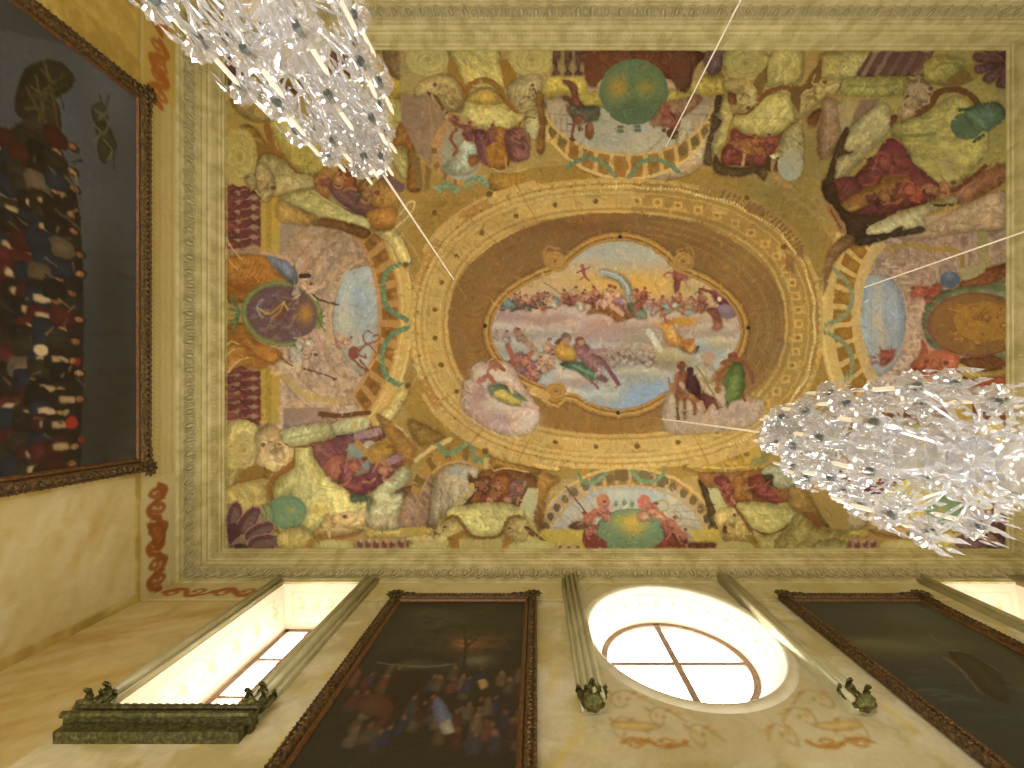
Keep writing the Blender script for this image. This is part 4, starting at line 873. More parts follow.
    l([(673, 322), (680, 320), (691, 321), (688, 324), (680, 325)], 5, 'b9842f'); b([(662, 324), (670, 322), (676, 330), (684, 340), (692, 346), (696, 352), (690, 354), (678, 348), (668, 344), (664, 336)], 'b87f3a'); g(672, 333, 5, 6, 'd6ab66', .9); l([(684, 340), (694, 344), (690, 350)], 4, 'c89050'); l([(697, 350), (698, 347)], 2.5, '4c4038'); e(668, 322, 3, 3, 'ac6e3a'); l([(655, 324), (664, 328)], 3.4, 'c08c48'); l([(664, 314), (666, 322)], 2.5, '9a5c50'); l([(683, 343), (692, 341)], 6, 'a86538', .8)
    l([(648, 332), (654, 340), (660, 350)], 6, 'b9b6b0'); l([(652, 334), (656, 346)], 3, 'cfccc4', .8)
    for i, x in enumerate((496, 505, 517)):
        person_strokes(cv, x, 336 + i, 11, 10, 'ab8078', '96808a', seed=130 + i)
    l([(516, 334), (526, 342), (534, 350)], 7, '9c7460', .8); e(517, 331, 4, 3.6, '966a54')
    for i in range(9):
        person_strokes(cv, 604 + i * 6, 355 + (i % 3) * 2, 19, 0, 'a68c86', '9c9094', '9c8680', seed=140 + i)
    person_strokes(cv, 548, 352, 26, 6, 'b98c78', 'b9a294', seed=150); person_strokes(cv, 551, 364, 20, 10, 'bb9078', 'a8785e', seed=151)
    b([(555, 346), (562, 342), (570, 346), (576, 350), (576, 362), (566, 364), (556, 356)], 'b08034'); g(570, 352, 6, 5, 'd2a23e', .9); e(566, 338, 5, 5.5, '6e5c4e'); e(566, 341, 3.4, 3.6, 'a97a58'); l([(556, 344), (560, 340)], 4, '6c4038'); b([(560, 364), (572, 362), (590, 364), (596, 370), (600, 378), (590, 380), (578, 372), (566, 368)], '4e6a58'); l([(574, 366), (592, 374)], 3, '6f8a68', .8)
    b([(574, 346), (584, 343), (592, 352), (604, 360), (600, 372), (608, 380), (602, 382), (592, 370), (582, 362)], '885a5c'); e(580, 341, 5, 4.6, '7a4c38'); e(581, 343, 3, 3, 'ae7e60'); l([(590, 352), (604, 350)], 4, '9b6870'); l([(604, 362), (618, 384)], 4.4, '74485a'); l([(590, 381), (598, 388)], 2.6, '8a5444')
    b([(508, 364), (520, 352), (530, 360), (540, 362), (540, 378), (528, 386), (516, 384), (508, 374)], '8e5a5c'); l([(508, 346), (512, 356), (520, 362)], 5, 'a2584c')
    for i in range(9):
        e(512 + (i * 11) % 28, 362 + (i * 7) % 22, 4, 3.4, ('9c5450', '7c6684', 'b07060', '80506a')[i % 4], .85)
    l([(528, 360), (532, 352)], 4, 'a85a4c'); b([(514, 380), (528, 380), (524, 392), (516, 390)], '7a7ca0'); l([(534, 384), (544, 386)], 5, '7c8cb4')
    g(572, 376, 9, 4, 'c3b6aa', .8)
    for x, y, h, a_, s1, c1, sd in ((512, 372, 20, -15, 'a5685c', '84505c', 201), (524, 366, 22, 10, 'ac7260', '7c5a78', 202), (534, 376, 18, 20, 'b07c68', '8c4c4a', 203), (519, 384, 16, -30, '9c6254', '72709a', 204), (541, 366, 18, 0, 'b98c78', 'a5948c', 205), (506, 338, 14, 10, 'a88880', '958a94', 206), (520, 336, 15, -10, '9c7464', '8c7468', 207), (600, 371, 14, 0, 'b09890', '98909a', 208), (664, 304, 16, -8, 'a8705e', '8c98a4', 209), (678, 302, 17, 12, 'a2685a', 'b0aca4', 210), (690, 304, 15, 6, 'ac7866', '9a8c6c', 211)):
        person_strokes(cv, x, y, h, a_, s1, c1, seed=sd)
    cv.clip = None
    # scrolls that pinch the rim
    for (x, y, s_) in ((555, 261, 1), (683, 262, -1), (556, 392, 1)):
        volute(cv, x, y, 11, 9.5, 'a37838', 'bf9750', '70491f', s_)
        l([(x - 11 * s_, y - 5 * (1 if y < 300 else -1)), (x - 8 * s_, y - 14 * (1 if y < 300 else -1)), (x + 4 * s_, y - 12 * (1 if y < 300 else -1))], 2, 'a67d40', .8)
    l([(530, 391), (546, 396)], 8, 'b98c4c'); e(534, 392, 5, 4, 'c09a60'); l([(542, 400), (556, 406), (566, 398)], 2.4, 'b58b48')
    for x, y in ((485, 326), (620, 237), (748, 328), (618, 413)):
        e(x, y, 1.6, 1.6, '4a3320')
    # cloud and figures spilling out of the sky, lower left
    b([(462, 400), (464, 382), (472, 376), (472, 368), (480, 361), (488, 364), (498, 360), (512, 366), (522, 384), (530, 396), (540, 412), (536, 424), (528, 434), (512, 435), (492, 430), (476, 420), (466, 412)], 'b99c92', soft=1.6)
    g(478, 402, 12, 20, 'a67e7c', .9); g(500, 420, 28, 10, 'ab8484', .9); g(528, 420, 12, 12, 'c6b2a6', .8); g(480, 374, 10, 9, 'c2ae9c', .9); g(498, 406, 22, 8, 'c9b5a4', .8)
    for (x, y, r_) in ((480, 369, 6), (472, 386, 7), (470, 402, 8), (482, 418, 9), (500, 428, 9), (518, 430, 9), (532, 424, 8), (494, 364, 6)):
        cv.arc(x, y, r_, r_ * .8, 100, 260, 1.6, 'cdb9ac', .55)
    b([(488, 386), (500, 384), (514, 390), (528, 402), (524, 406), (508, 404), (492, 396)], '69806a'); b([(494, 392), (504, 390), (520, 398), (522, 405), (508, 404), (498, 399)], 'b3a250'); l([(508, 392), (528, 405)], 3.4, '5e7a5c'); g(514, 401, 8, 3, 'c9b248', .8)
    e(492, 372, 6, 5.5, 'a86c56'); e(492, 373, 3, 3.4, 'd8b49c'); l([(480, 380), (488, 376), (494, 382)], 5, 'a8604e'); l([(490, 365), (500, 366)], 4, 'a2614a'); e(500, 376, 7, 6, 'cdb6a2'); l([(478, 382), (484, 380)], 4, 'b5685a'); l([(524, 404), (536, 408)], 6, 'bb9a94')
    l([(508, 384), (512, 392)], 3, 'cfa07c'); l([(496, 362), (504, 370)], 4, '9a5a40')
    # ... and lower right: cloud, deer, riders, man in green
    b([(664, 400), (668, 392), (684, 384), (704, 376), (722, 384), (742, 396), (762, 400), (762, 412), (752, 424), (730, 430), (690, 434), (668, 432), (662, 416)], 'a8907c', soft=1.8)
    g(688, 420, 22, 12, 'a5907e', .9); g(735, 412, 26, 12, '988680', .9); g(676, 404, 10, 14, 'b5a389', .8); g(710, 392, 16, 10, 'c0af92', .8); g(700, 428, 40, 5, '96826c', .6)
    e(708, 359, 7, 8, 'b58a70', .8); b([(690, 372), (704, 364), (716, 372), (712, 382), (694, 380)], 'b0a08a', .8)
    b([(672, 388), (680, 392), (690, 394), (698, 392), (700, 400), (696, 404), (696, 414), (694, 414), (692, 402), (686, 400), (686, 416), (684, 418), (683, 404), (679, 402), (679, 420), (677, 419), (676, 400)], '8a5430'); l([(674, 392), (670, 386), (674, 384)], 3, '9a6a44'); g(692, 396, 5, 3, 'b07a4c', .8); l([(670, 384), (668, 378)], 1, '6a4428')
    b([(676, 376), (682, 370), (688, 376), (688, 388), (682, 392), (676, 386)], '94583f'); e(681, 366, 4.6, 4.6, '74402f'); l([(676, 376), (674, 390)], 3.6, '9a6048'); l([(681, 384), (688, 390)], 5, 'b09080')
    b([(686, 378), (690, 370), (696, 378), (700, 388), (700, 400), (692, 394), (686, 390)], '4a2c2e'); e(690, 371, 3.6, 4.5, '482a2c'); b([(698, 394), (710, 396), (718, 402), (720, 408), (712, 404), (704, 412), (702, 402)], '703c34'); l([(702, 402), (704, 410)], 3, 'b07a64'); l([(714, 402), (718, 408)], 3.4, '7c4034')
    l([(696, 366), (706, 382), (720, 406)], 2, '8a7848'); e(718, 390, 3.6, 3.6, '8a5c34')
    b([(728, 372), (734, 362), (742, 364), (745, 378), (744, 392), (742, 398), (732, 402), (726, 406), (726, 392), (724, 380)], '5c7038'); g(734, 384, 4, 12, '6f8444', .8); l([(728, 366), (720, 374), (718, 384)], 4.6, '8a523a'); l([(742, 362), (750, 370), (753, 382)], 4, '7c4a34'); e(733, 357, 5, 4.6, '7c4430'); l([(722, 364), (730, 360), (740, 360)], 4, '8c5038'); l([(728, 402), (727, 407)], 2.4, '6a4030'); l([(743, 396), (745, 400)], 3, '74402f'); l([(745, 398), (752, 402)], 3, '9a6a44', .5)
    # thin stucco fillet at the edge of the plaster
    for q in ([(227, 50), (1006, 50)], [(227, 549), (1006, 549)], [(226.5, 50), (226.5, 549)], [(1006.5, 50), (1006.5, 549)]):
        l(q, 1.6, 'b5a565', .8, 0)
    # the corner groups answer one another across the middle axis
    Xn = cv.x0 + (np.arange(cv.W) + .5) / cv.res; Yn = (cv.y0 + (np.arange(cv.H) + .5) / cv.res)[:, None]
    src = np.clip(((1233 - Xn - cv.x0) * cv.res).astype(int), 0, cv.W - 1)
    mir = cv.img[:, src].copy()
    s1 = np.clip((Xn[None, :] - 846) / 5, 0, 1) * np.clip((Yn - 398) / 5, 0, 1)
    s2 = np.clip((384 - Xn[None, :]) / 5, 0, 1) * np.clip((98 - Yn) / 5, 0, 1)
    s_ = np.clip(s1 + s2, 0, 1)[..., None]
    cv.img[:] = cv.img * (1 - s_) + mir * s_
    cv.brush(9000, 6, 1.7, .18, 77)
    cv.brush(7000, 3.0, 1.1, .27, 78)
    im = cv.finish(amp=.07, cell=2.0, seed=9, mot=.05)
    lum = (im @ np.array([.3, .55, .15], np.float32))[..., None]
    im = im * .80 + lum * .20
    cv.img = np.clip((im * np.array([.95, .95, .90], np.float32)), 0, 1)
    return cv.img
# ------------------------------------------------------------------ helpers: objects and tags
def tag(o, label=None, cat=None, group=None, kind=None):
    if label: o['label'] = label
    if cat: o['category'] = cat
    if group: o['group'] = group
    if kind: o['kind'] = kind
    return o


def empty(name, loc=(0, 0, 0), parent=None):
    o = bpy.data.objects.new(name, None); C.objects.link(o); o.location = loc
    o.empty_display_size = .1
    if parent: o.parent = parent
    return o


def link_mesh(name, me, mat, parent=None, smooth=False):
    o = bpy.data.objects.new(name, me); C.objects.link(o)
    if mat: me.materials.append(mat)
    if smooth:
        me.polygons.foreach_set('use_smooth', [True] * len(me.polygons))
    if parent: o.parent = parent
    return o


class MB:
    """collects vertices and faces of one mesh"""
    def __init__(s): s.v = []; s.f = []

    def add(s, vs, fs):
        n = len(s.v); s.v += [tuple(v) for v in vs]; s.f += [tuple(i + n for i in f) for f in fs]

    def box(s, x0, y0, z0, x1, y1, z1):
        s.add([(x0, y0, z0), (x1, y0, z0), (x1, y1, z0), (x0, y1, z0), (x0, y0, z1), (x1, y0, z1), (x1, y1, z1), (x0, y1, z1)],
              [(0, 3, 2, 1), (4, 5, 6, 7), (0, 1, 5, 4), (1, 2, 6, 5), (2, 3, 7, 6), (3, 0, 4, 7)])

    def tube(s, pts, rad, n=6, caps=True):
        P = [Vector(p) for p in pts]; rings = []
        up = Vector((0.31, 0.17, .93)).normalized()
        for i, p in enumerate(P):
            d = (P[min(i + 1, len(P) - 1)] - P[max(i - 1, 0)]).normalized()
            a = d.cross(up)
            if a.length < .05: a = d.cross(Vector((1, 0, 0)))
            a.normalize(); b = d.cross(a)
            r = rad[i] if isinstance(rad, (list, tuple)) else rad
            rings.append([p + (a * math.cos(2 * PI * k / n) + b * math.sin(2 * PI * k / n)) * r for k in range(n)])
        vs = [v for r in rings for v in r]
        fs = [(i * n + k, i * n + (k + 1) % n, (i + 1) * n + (k + 1) % n, (i + 1) * n + k) for i in range(len(P) - 1) for k in range(n)]
        if caps:
            fs.append(tuple(range(n - 1, -1, -1))); fs.append(tuple((len(P) - 1) * n + k for k in range(n)))
        s.add(vs, fs)

    def lathe(s, prof, n=16, at=(0, 0, 0), flute=0.0):
        vs, fs = [], []
        for (r, z) in prof:
            for k in range(n):
                rr = r * (1 + (flute if k % 2 else -flute))
                vs.append((at[0] + rr * math.cos(2 * PI * k / n), at[1] + rr * math.sin(2 * PI * k / n), at[2] + z))
        for i in range(len(prof) - 1):
            for k in range(n):
                fs.append((i * n + k, i * n + (k + 1) % n, (i + 1) * n + (k + 1) % n, (i + 1) * n + k))
        s.add(vs, fs)

    def gem(s, p, r, h, n=6, rot=0.0, tilt=None):
        """a cut crystal: two cones meeting off-centre"""
        vs = [Vector((0, 0, h * .35))] + [Vector((r * math.cos(rot + 2 * PI * k / n), r * .55 * math.sin(rot + 2 * PI * k / n), 0)) for k in range(n)] + [Vector((0, 0, -h * .65))]
        if tilt is not None:
            vs = [tilt @ v for v in vs]
        vs = [v + Vector(p) for v in vs]
        fs = [(0, 1 + k, 1 + (k + 1) % n) for k in range(n)] + [(n + 1, 1 + (k + 1) % n, 1 + k) for k in range(n)]
        s.add(vs, fs)

    def build(s, name, mat, parent=None, smooth=False):
        me = bpy.data.meshes.new(name); me.from_pydata(s.v, [], s.f); me.update()
        return link_mesh(name, me, mat, parent, smooth)


def painted_grid(name, img, fn, mat, keep=None, parent=None, extra=None, smooth=False):
    """a plastered or canvas surface carrying pigment: img is the colour grid, fn maps (u, v) in 0..1 to a point"""
    H, W = img.shape[:2]
    u = (np.arange(W) + .5) / W; v = (np.arange(H) + .5) / H
    u[0] = 0; u[-1] = 1; v[0] = 0; v[-1] = 1
    U, V = np.meshgrid(u, v)
    xyz = np.stack(fn(U, V), -1).reshape(-1, 3).astype(np.float32)
    idx = np.arange(H * W).reshape(H, W)
    q = np.stack([idx[:-1, :-1], idx[:-1, 1:], idx[1:, 1:], idx[1:, :-1]], -1).reshape(-1, 4)
    if keep is not None:
        uc = (U[:-1, :-1] + U[1:, 1:]) / 2; vc = (V[:-1, :-1] + V[1:, 1:]) / 2
        q = q[keep(uc, vc).reshape(-1)]
    col = img.reshape(-1, 3)
    lin = np.where(col <= .04045, col / 12.92, ((col + .055) / 1.055) ** 2.4)
    if extra is not None:
        ev, ef, ec = extra
        ev = np.array(ev, np.float32); n = len(xyz)
        q = np.concatenate([q, np.array(ef) + n]); xyz = np.concatenate([xyz, ev])
        e = hexc(ec); e = np.where(e <= .04045, e / 12.92, ((e + .055) / 1.055) ** 2.4)
        lin = np.concatenate([lin, np.tile(e, (len(ev), 1))])
    me = bpy.data.meshes.new(name)
    me.vertices.add(len(xyz)); me.vertices.foreach_set('co', xyz.reshape(-1))
    me.loops.add(q.size); me.loops.foreach_set('vertex_index', q.reshape(-1).astype(np.int32))
    me.polygons.add(len(q)); me.polygons.foreach_set('loop_start', (np.arange(len(q)) * 4).astype(np.int32))
    me.update(calc_edges=True); me.validate()
    at = me.color_attributes.new('pigment', 'FLOAT_COLOR', 'POINT')
    rgba = np.ones((len(xyz), 4), np.float32); rgba[:, :3] = lin
    at.data.foreach_set('color', rgba.reshape(-1))
    return link_mesh(name, me, mat, parent, smooth)


# ------------------------------------------------------------------ materials
def srgb(h):
    c = [int(h[i:i + 2], 16) / 255 for i in (0, 2, 4)]
    return tuple(x / 12.92 if x <= .04045 else ((x + .055) / 1.055) ** 2.4 for x in c) + (1,)


def new_mat(name):
    m = bpy.data.materials.new(name); m.use_nodes = True
    nt = m.node_tree
    return m, nt, nt.nodes['Principled BSDF']


def pigment_mat(name, rough=.85, spec=.2, grain=.08, scale=18, bump=.0):
    m, nt, b = new_mat(name)
    a = nt.nodes.new('ShaderNodeAttribute'); a.attribute_name = 'pigment'
    tc = nt.nodes.new('ShaderNodeTexCoord')
    n = nt.nodes.new('ShaderNodeTexNoise'); n.inputs['Scale'].default_value = scale; n.inputs['Detail'].default_value = 6
    nt.links.new(tc.outputs['Object'], n.inputs['Vector'])
    mr = nt.nodes.new('ShaderNodeMapRange'); mr.inputs['To Min'].default_value = 1 - grain; mr.inputs['To Max'].default_value = 1 + grain
    nt.links.new(n.outputs['Fac'], mr.inputs['Value'])
    mx = nt.nodes.new('ShaderNodeVectorMath'); mx.operation = 'SCALE'
    nt.links.new(a.outputs['Color'], mx.inputs[0]); nt.links.new(mr.outputs['Result'], mx.inputs['Scale'])
    nt.links.new(mx.outputs['Vector'], b.inputs['Base Color'])
    b.inputs['Roughness'].default_value = rough; b.inputs['Specular IOR Level'].default_value = spec
    if bump:
        bp = nt.nodes.new('ShaderNodeBump'); bp.inputs['Strength'].default_value = bump; bp.inputs['Distance'].default_value = .01
        nt.links.new(n.outputs['Fac'], bp.inputs['Height']); nt.links.new(bp.outputs['Normal'], b.inputs['Normal'])
    return m


def noisy_mat(name, c1, c2, scale=6, rough=.6, metal=0., bump=.2, spec=.4, detail=6, c3=None, bdist=.01, distort=.4):
    m, nt, b = new_mat(name)
    tc = nt.nodes.new('ShaderNodeTexCoord')
    n = nt.nodes.new('ShaderNodeTexNoise'); n.inputs['Scale'].default_value = scale; n.inputs['Detail'].default_value = detail; n.inputs['Distortion'].default_value = distort
    nt.links.new(tc.outputs['Object'], n.inputs['Vector'])
    r = nt.nodes.new('ShaderNodeValToRGB')
    r.color_ramp.elements[0].position = .35; r.color_ramp.elements[0].color = srgb(c1)
    r.color_ramp.elements[1].position = .68; r.color_ramp.elements[1].color = srgb(c2)
    if c3:
        e_ = r.color_ramp.elements.new(.5); e_.color = srgb(c3)
    nt.links.new(n.outputs['Fac'], r.inputs['Fac']); nt.links.new(r.outputs['Color'], b.inputs['Base Color'])
    b.inputs['Roughness'].default_value = rough; b.inputs['Metallic'].default_value = metal; b.inputs['Specular IOR Level'].default_value = spec
    if bump:
        bp = nt.nodes.new('ShaderNodeBump'); bp.inputs['Strength'].default_value = bump; bp.inputs['Distance'].default_value = bdist
        nt.links.new(n.outputs['Fac'], bp.inputs['Height']); nt.links.new(bp.outputs['Normal'], b.inputs['Normal'])
    return m


M = {}
M['fresco'] = pigment_mat('fresco_plaster', .9, .1, .05, 30)
M['plaster'] = pigment_mat('painted_wall_plaster', .55, .35, .05, 9)
M['oil'] = pigment_mat('varnished_oil_paint', .42, .35, .10, 25, .15)
M['stucco'] = noisy_mat('cream_stucco', 'a69a66', 'c4b98a', 5, .65, 0, .15, c3='b6ab78')
M['stucco_dark'] = noisy_mat('grey_cream_stucco', '9a9068', 'b8ae88', 16, .7, 0, .3)
M['marble'] = noisy_mat('yellow_marbled_plaster', 'b8a35e', 'c9bc8c', 1.4, .5, 0, .05, c3='c2b072', distort=1.0)
M['rim'] = noisy_mat('pale_plaster_rim', 'c6c0a6', 'd4cfb8', 6, .6, 0, .05)
M['floor'] = noisy_mat('pale_terrazzo', 'b8ad98', 'cfc6b2', 3, .3, 0, .0, c3='c2b8a4')
M['gilt'] = noisy_mat('worn_gilded_wood', '33281a', '7a6038', 38, .5, .2, .8, c3='554024')
M['rail'] = noisy_mat('dark_olive_gilded_rail', '38361e', '6e6a40', 30, .35, .2, .4, c3='4e4b2a')
M['gilt_light'] = noisy_mat('bright_gilded_fillet', '573c24', '76552f', 20, .4, .3, .3)
M['gilt_dark'] = noisy_mat('dark_carved_gilding', '2c2412', '6d5a2e', 30, .5, .2, .9, c3='463a1e')
M['moulding'] = noisy_mat('pale_olive_gilt_moulding', 'a19b74', 'b5af8a', 4, .30, .15, .0, c3='aba57f', spec=.6)
M['leaf'] = noisy_mat('olive_bronze_leaf_carving', '3c3c1e', '7d7a42', 26, .45, .2, .5, c3='585628')
M['reveal'] = pigment_mat('painted_reveal_plaster', .6, .3, .04, 12)
M['wood'] = noisy_mat('beige_window_wood', '8c7260', 'a68c78', 12, .5, 0, .05)
M['candle'] = noisy_mat('white_wax_candle', 'ece2cf', 'f6efe2', 8, .45, 0, 0)
M['cord'] = noisy_mat('pale_silk_cord', 'd8cdb8', 'f0e8da', 60, .6, 0, .2)
M['silver'] = noisy_mat('silvered_metal', '8c8c88', 'c8c8c4', 12, .25, .9, 0)
M['pewter'] = noisy_mat('dark_pewter', '3c4440', '6a706a', 14, .4, .6, 0)
M['wire'] = noisy_mat('dull_steel_wire', '8a7c5e', 'a3967a', 20, .5, .3, 0)
M['iron'] = noisy_mat('dark_iron', '2a241c', '4a3f30', 20, .6, .5, .1)

m, nt, b = new_mat('daylit_window_blind')
b.inputs['Base Color'].default_value = (.9, .86, .8, 1); b.inputs['Roughness'].default_value = .9
b.inputs['Emission Color'].default_value = (1.0, .975, .94, 1); b.inputs['Emission Strength'].default_value = 5.5
n = nt.nodes.new('ShaderNodeTexNoise'); n.inputs['Scale'].default_value = 3
tc = nt.nodes.new('ShaderNodeTexCoord'); nt.links.new(tc.outputs['Object'], n.inputs['Vector'])
r = nt.nodes.new('ShaderNodeMapRange'); r.inputs['To Min'].default_value = 10; r.inputs['To Max'].default_value = 13
nt.links.new(n.outputs['Fac'], r.inputs['Value']); nt.links.new(r.outputs['Result'], b.inputs['Emission Strength'])
M['pane'] = m

m = bpy.data.materials.new('cut_crystal'); m.use_nodes = True; nt = m.node_tree; nt.nodes.clear()
out = nt.nodes.new('ShaderNodeOutputMaterial')
gl = nt.nodes.new('ShaderNodeBsdfGlossy'); gl.inputs['Roughness'].default_value = .08; gl.inputs['Color'].default_value = (.95, .96, 1, 1)
tr = nt.nodes.new('ShaderNodeBsdfTransparent'); tr.inputs['Color'].default_value = (.90, .90, .90, 1)
df = nt.nodes.new('ShaderNodeBsdfTranslucent'); df.inputs['Color'].default_value = (.93, .93, .97, 1)
fr = nt.nodes.new('ShaderNodeLayerWeight'); fr.inputs['Blend'].default_value = .45
mr = nt.nodes.new('ShaderNodeMapRange'); mr.inputs['To Min'].default_value = .10; mr.inputs['To Max'].default_value = .78
m1 = nt.nodes.new('ShaderNodeMixShader'); m2 = nt.nodes.new('ShaderNodeMixShader')
m1.inputs[0].default_value = .30
nt.links.new(tr.outputs[0], m1.inputs[1]); nt.links.new(df.outputs[0], m1.inputs[2])
nt.links.new(fr.outputs['Facing'], mr.inputs['Value']); nt.links.new(mr.outputs['Result'], m2.inputs[0])
nt.links.new(m1.outputs[0], m2.inputs[1]); nt.links.new(gl.outputs[0], m2.inputs[2]); nt.links.new(m2.outputs[0], out.inputs[0])
M['crystal'] = m

# ------------------------------------------------------------------ ceiling, floor, plain walls
def px2ceil(px, py): return ((px - 536) * 6.94 / 450, (py - 402) * 6.94 / 450)

img = paint_fresco()
fx0, fy0 = px2ceil(218, 42); fx1, fy1 = px2ceil(1016, 556)
ceil = painted_grid('ceiling', img, lambda U, V: (fx0 + U * (fx1 - fx0), fy0 + V * (fy1 - fy0), np.full_like(U, ZC)), M['fresco'])
tag(ceil, 'flat plaster ceiling frescoed with a painted colonnade ring around an oval of sky and figures', kind='structure')
mb = MB(); mb.box(XL - .7, YB - .7, ZC + .01, XR + .7, YF + .7, ZC + .25); tag(mb.build('ceiling_slab', M['stucco']), 'solid plaster slab above the frescoed ceiling', kind='structure')
mb = MB(); mb.box(XL - .7, YB - .7, -.2, XR + .7, YF + .7, 0); tag(mb.build('floor', M['floor']), 'pale polished terrazzo floor', kind='structure')
mb = MB(); mb.box(XR, YB - .7, 0, XR + .6, YF + .7, ZC); tag(mb.build('wall_right', M['marble']), 'yellow marbled end wall to the right', kind='structure')
mb = MB(); mb.box(XL, YB - .6, 0, XR, YB, ZC); tag(mb.build('wall_back', M['marble']), 'yellow marbled long wall opposite the windows', kind='structure')


# ------------------------------------------------------------------ painted walls
def marble_fill(cv, seed, c0, c1, c2):
    a = vnoise(cv.H, cv.W, 1.1 * cv.res, seed, 5); w = vnoise(cv.H, cv.W, .5 * cv.res, seed + 3, 4)
    ys = np.clip((np.arange(cv.H)[:, None] + 26 * a).astype(int), 0, cv.H - 1); xs = np.clip((np.arange(cv.W)[None, :] + 30 * w).astype(int), 0, cv.W - 1)
    n = vnoise(cv.H, cv.W, .32 * cv.res, seed + 5, 5)[ys, xs] + .6 * vnoise(cv.H, cv.W, .9 * cv.res, seed + 9, 3)[ys, xs]
    t = np.clip(n * 1.5 + .5, 0, 1)[..., None]
    lo, mid, hi = hexc(c0), hexc(c1), hexc(c2)
    cv.img[:] = np.where(t < .5, lo + (mid - lo) * t * 2, mid + (hi - mid) * (t - .5) * 2)
    vein = np.clip(1 - np.abs(vnoise(cv.H, cv.W, .5 * cv.res, seed + 21, 4)[ys, xs]) * 14, 0, 1)[..., None]
    cv.img[:] = cv.img * (1 - .25 * vein) + hexc('d6c67c') * .25 * vein


def rust_scroll(cv, x, y, L, h, horiz=True, f=1, col='96592c'):
    """an acanthus rinceau stencilled in rust"""
    T = (lambda u, v: (x + u * L, y + v * h * f)) if horiz else (lambda u, v: (x + v * h * f, y + u * L))
    w = h * .24
    cv.line([T(0, .1), T(.15, .5), T(.35, .35), T(.5, -.1), T(.65, -.45), T(.85, -.3), T(1, .15)], w, col, .95)
    cv.line([T(.2, .45), T(.1, -.1), T(.22, -.35), T(.32, -.1), T(.25, .05)], w * .8, col, .9)
    cv.line([T(.68, -.4), T(.8, .15), T(.68, .4), T(.58, .2), T(.64, .05)], w * .8, col, .9)
    R = random.Random(int(x * 50 + y * 90))
    for i in range(12):
        u = R.random(); v = .35 * math.sin(u * 6.3) * .9 + R.uniform(-.15, .15)
        a, b_ = T(u, v), T(u + .06, v + R.uniform(-.28, .28))
        cv.line([a, b_], w * .9, col, .9, taper=.7)
    for u, v in ((.05, .15), (.5, -.05), (.97, .1)):
        c_ = T(u, v); cv.ell(c_[0], c_[1], h * .16, h * .16, col, .9)


# --- window wall: u = x, v = height
WR = 52
W0, W1, V0, V1 = XL, XR, 4.6, ZC
cv = Canvas(W0, V0, W1, V1, WR, 'b5ab74', wob=.012, wcell=.12, seed=21); cv.soft = .014
marble_fill(cv, 31, 'b1a87c', 'c2bc9c', 'cfcab4')
E = EYE
cv.poly([(XL, E + 3.0), (-3.7, E + 3.0), (-3.7, E + 5.82), (XL, E + 5.82)], 'b39b55', .5)
for i in range(30):
    R = random.Random(i + 700)
    x = XL + R.random() * 1.35; z = E + 3.2 + R.random() * 2.4
    cv.line([(x - .25, z - .12), (x, z + .02 + R.random() * .1), (x + .3, z + .2)], .03 + R.random() * .06, R.choice(('a8883c', 'c8b878', 'cdc6a8', 'ad7f3c')), .35, soft=.05)
cv.poly([(XL, E + 5.84), (XR, E + 5.84), (XR, E + 6.44), (XL, E + 6.44)], 'b9ad6e', .55)
cv.line([(XL, E + 5.83), (XR, E + 5.83)], .035, 'd2c890', .8, 0); cv.line([(XL, E + 5.79), (XR, E + 5.79)], .025, 'a18e4c', .7, 0)
for x in (-5.02, -4.35):
    rust_scroll(cv, x, E + 6.06, .66, .26)
for (a, b_) in ((-2.1, -1.85), (0.02, .36), (2.8, 3.1), (5.06, 5.4)):       # yellow-veined pilaster strips
    for i in range(8):
        R = random.Random(i + int(a * 10))
        z = E + 2.6 + i * .45
        cv.line([(a + R.random() * (b_ - a), z), (a + R.random() * (b_ - a), z + .4)], .05, R.choice(('c9b04c', 'c4ae5e', 'd5cdb0')), .5, soft=.04)
# painted spandrel ornament round the oval
OX, OZ, ORX, ORZ = 1.59, E + 5.0, 1.0, 1.2
cv.poly([(.55, E + 3.2), (2.72, E + 3.2), (2.72, E + 6.42), (.55, E + 6.42)], 'c3bb98', .55)
for f in (-1, 1):
    for (u, v, s_) in ((.80, -1.08, .30), (.55, -1.30, .24), (.88, -1.42, .22), (.3, -1.5, .2)):
        x, z = OX + f * u, OZ + v
        cv.line([(x - f * s_ * .7, z - .1), (x, z + .08), (x + f * s_ * .5, z - .02), (x + f * s_ * .3, z - .15), (x + f * .02, z - .1)], .022, 'a08a54', .6)
        for k in range(5):
            cv.ell(x - f * s_ * .5 + f * k * s_ * .25, z + .05 * math.sin(k * 2), .03, .016, ('bd9648', 'ac7c48', '9a8a58')[k % 3], .7, rot=30 * k)
    cv.blob([(OX + f * .62, OZ - 1.42), (OX + f * .95, OZ - 1.38), (OX + f * .98, OZ - 1.46), (OX + f * .7, OZ - 1.5)], 'c4a868', .7)
    cv.line([(OX + f * .5, OZ + 1.28), (OX + f * .75, OZ + 1.32), (OX + f * .9, OZ + 1.1)], .02, '9a8a4c', .8)
    rust_scroll(cv, OX + f * .95, OZ - 1.62, -f * .5, .1, col='a87a34')
IMG = cv.finish(.03, .03, 4, .05)
R1 = (-3.55, -2.45, E + 3.80, E + 6.33); R3 = (5.62, 6.74, E + 3.80, E + 6.33)


def keep_front(u, v):
    x = W0 + u * (W1 - W0); z = V0 + v * (V1 - V0)
    hole = (x > R1[0]) & (x < R1[1]) & (z > R1[2]) & (z < R1[3])
    hole |= (x > R3[0]) & (x < R3[1]) & (z > R3[2]) & (z < R3[3])
    hole |= ((x - OX) / ORX) ** 2 + ((z - OZ) / ORZ) ** 2 < 1
    return ~hole


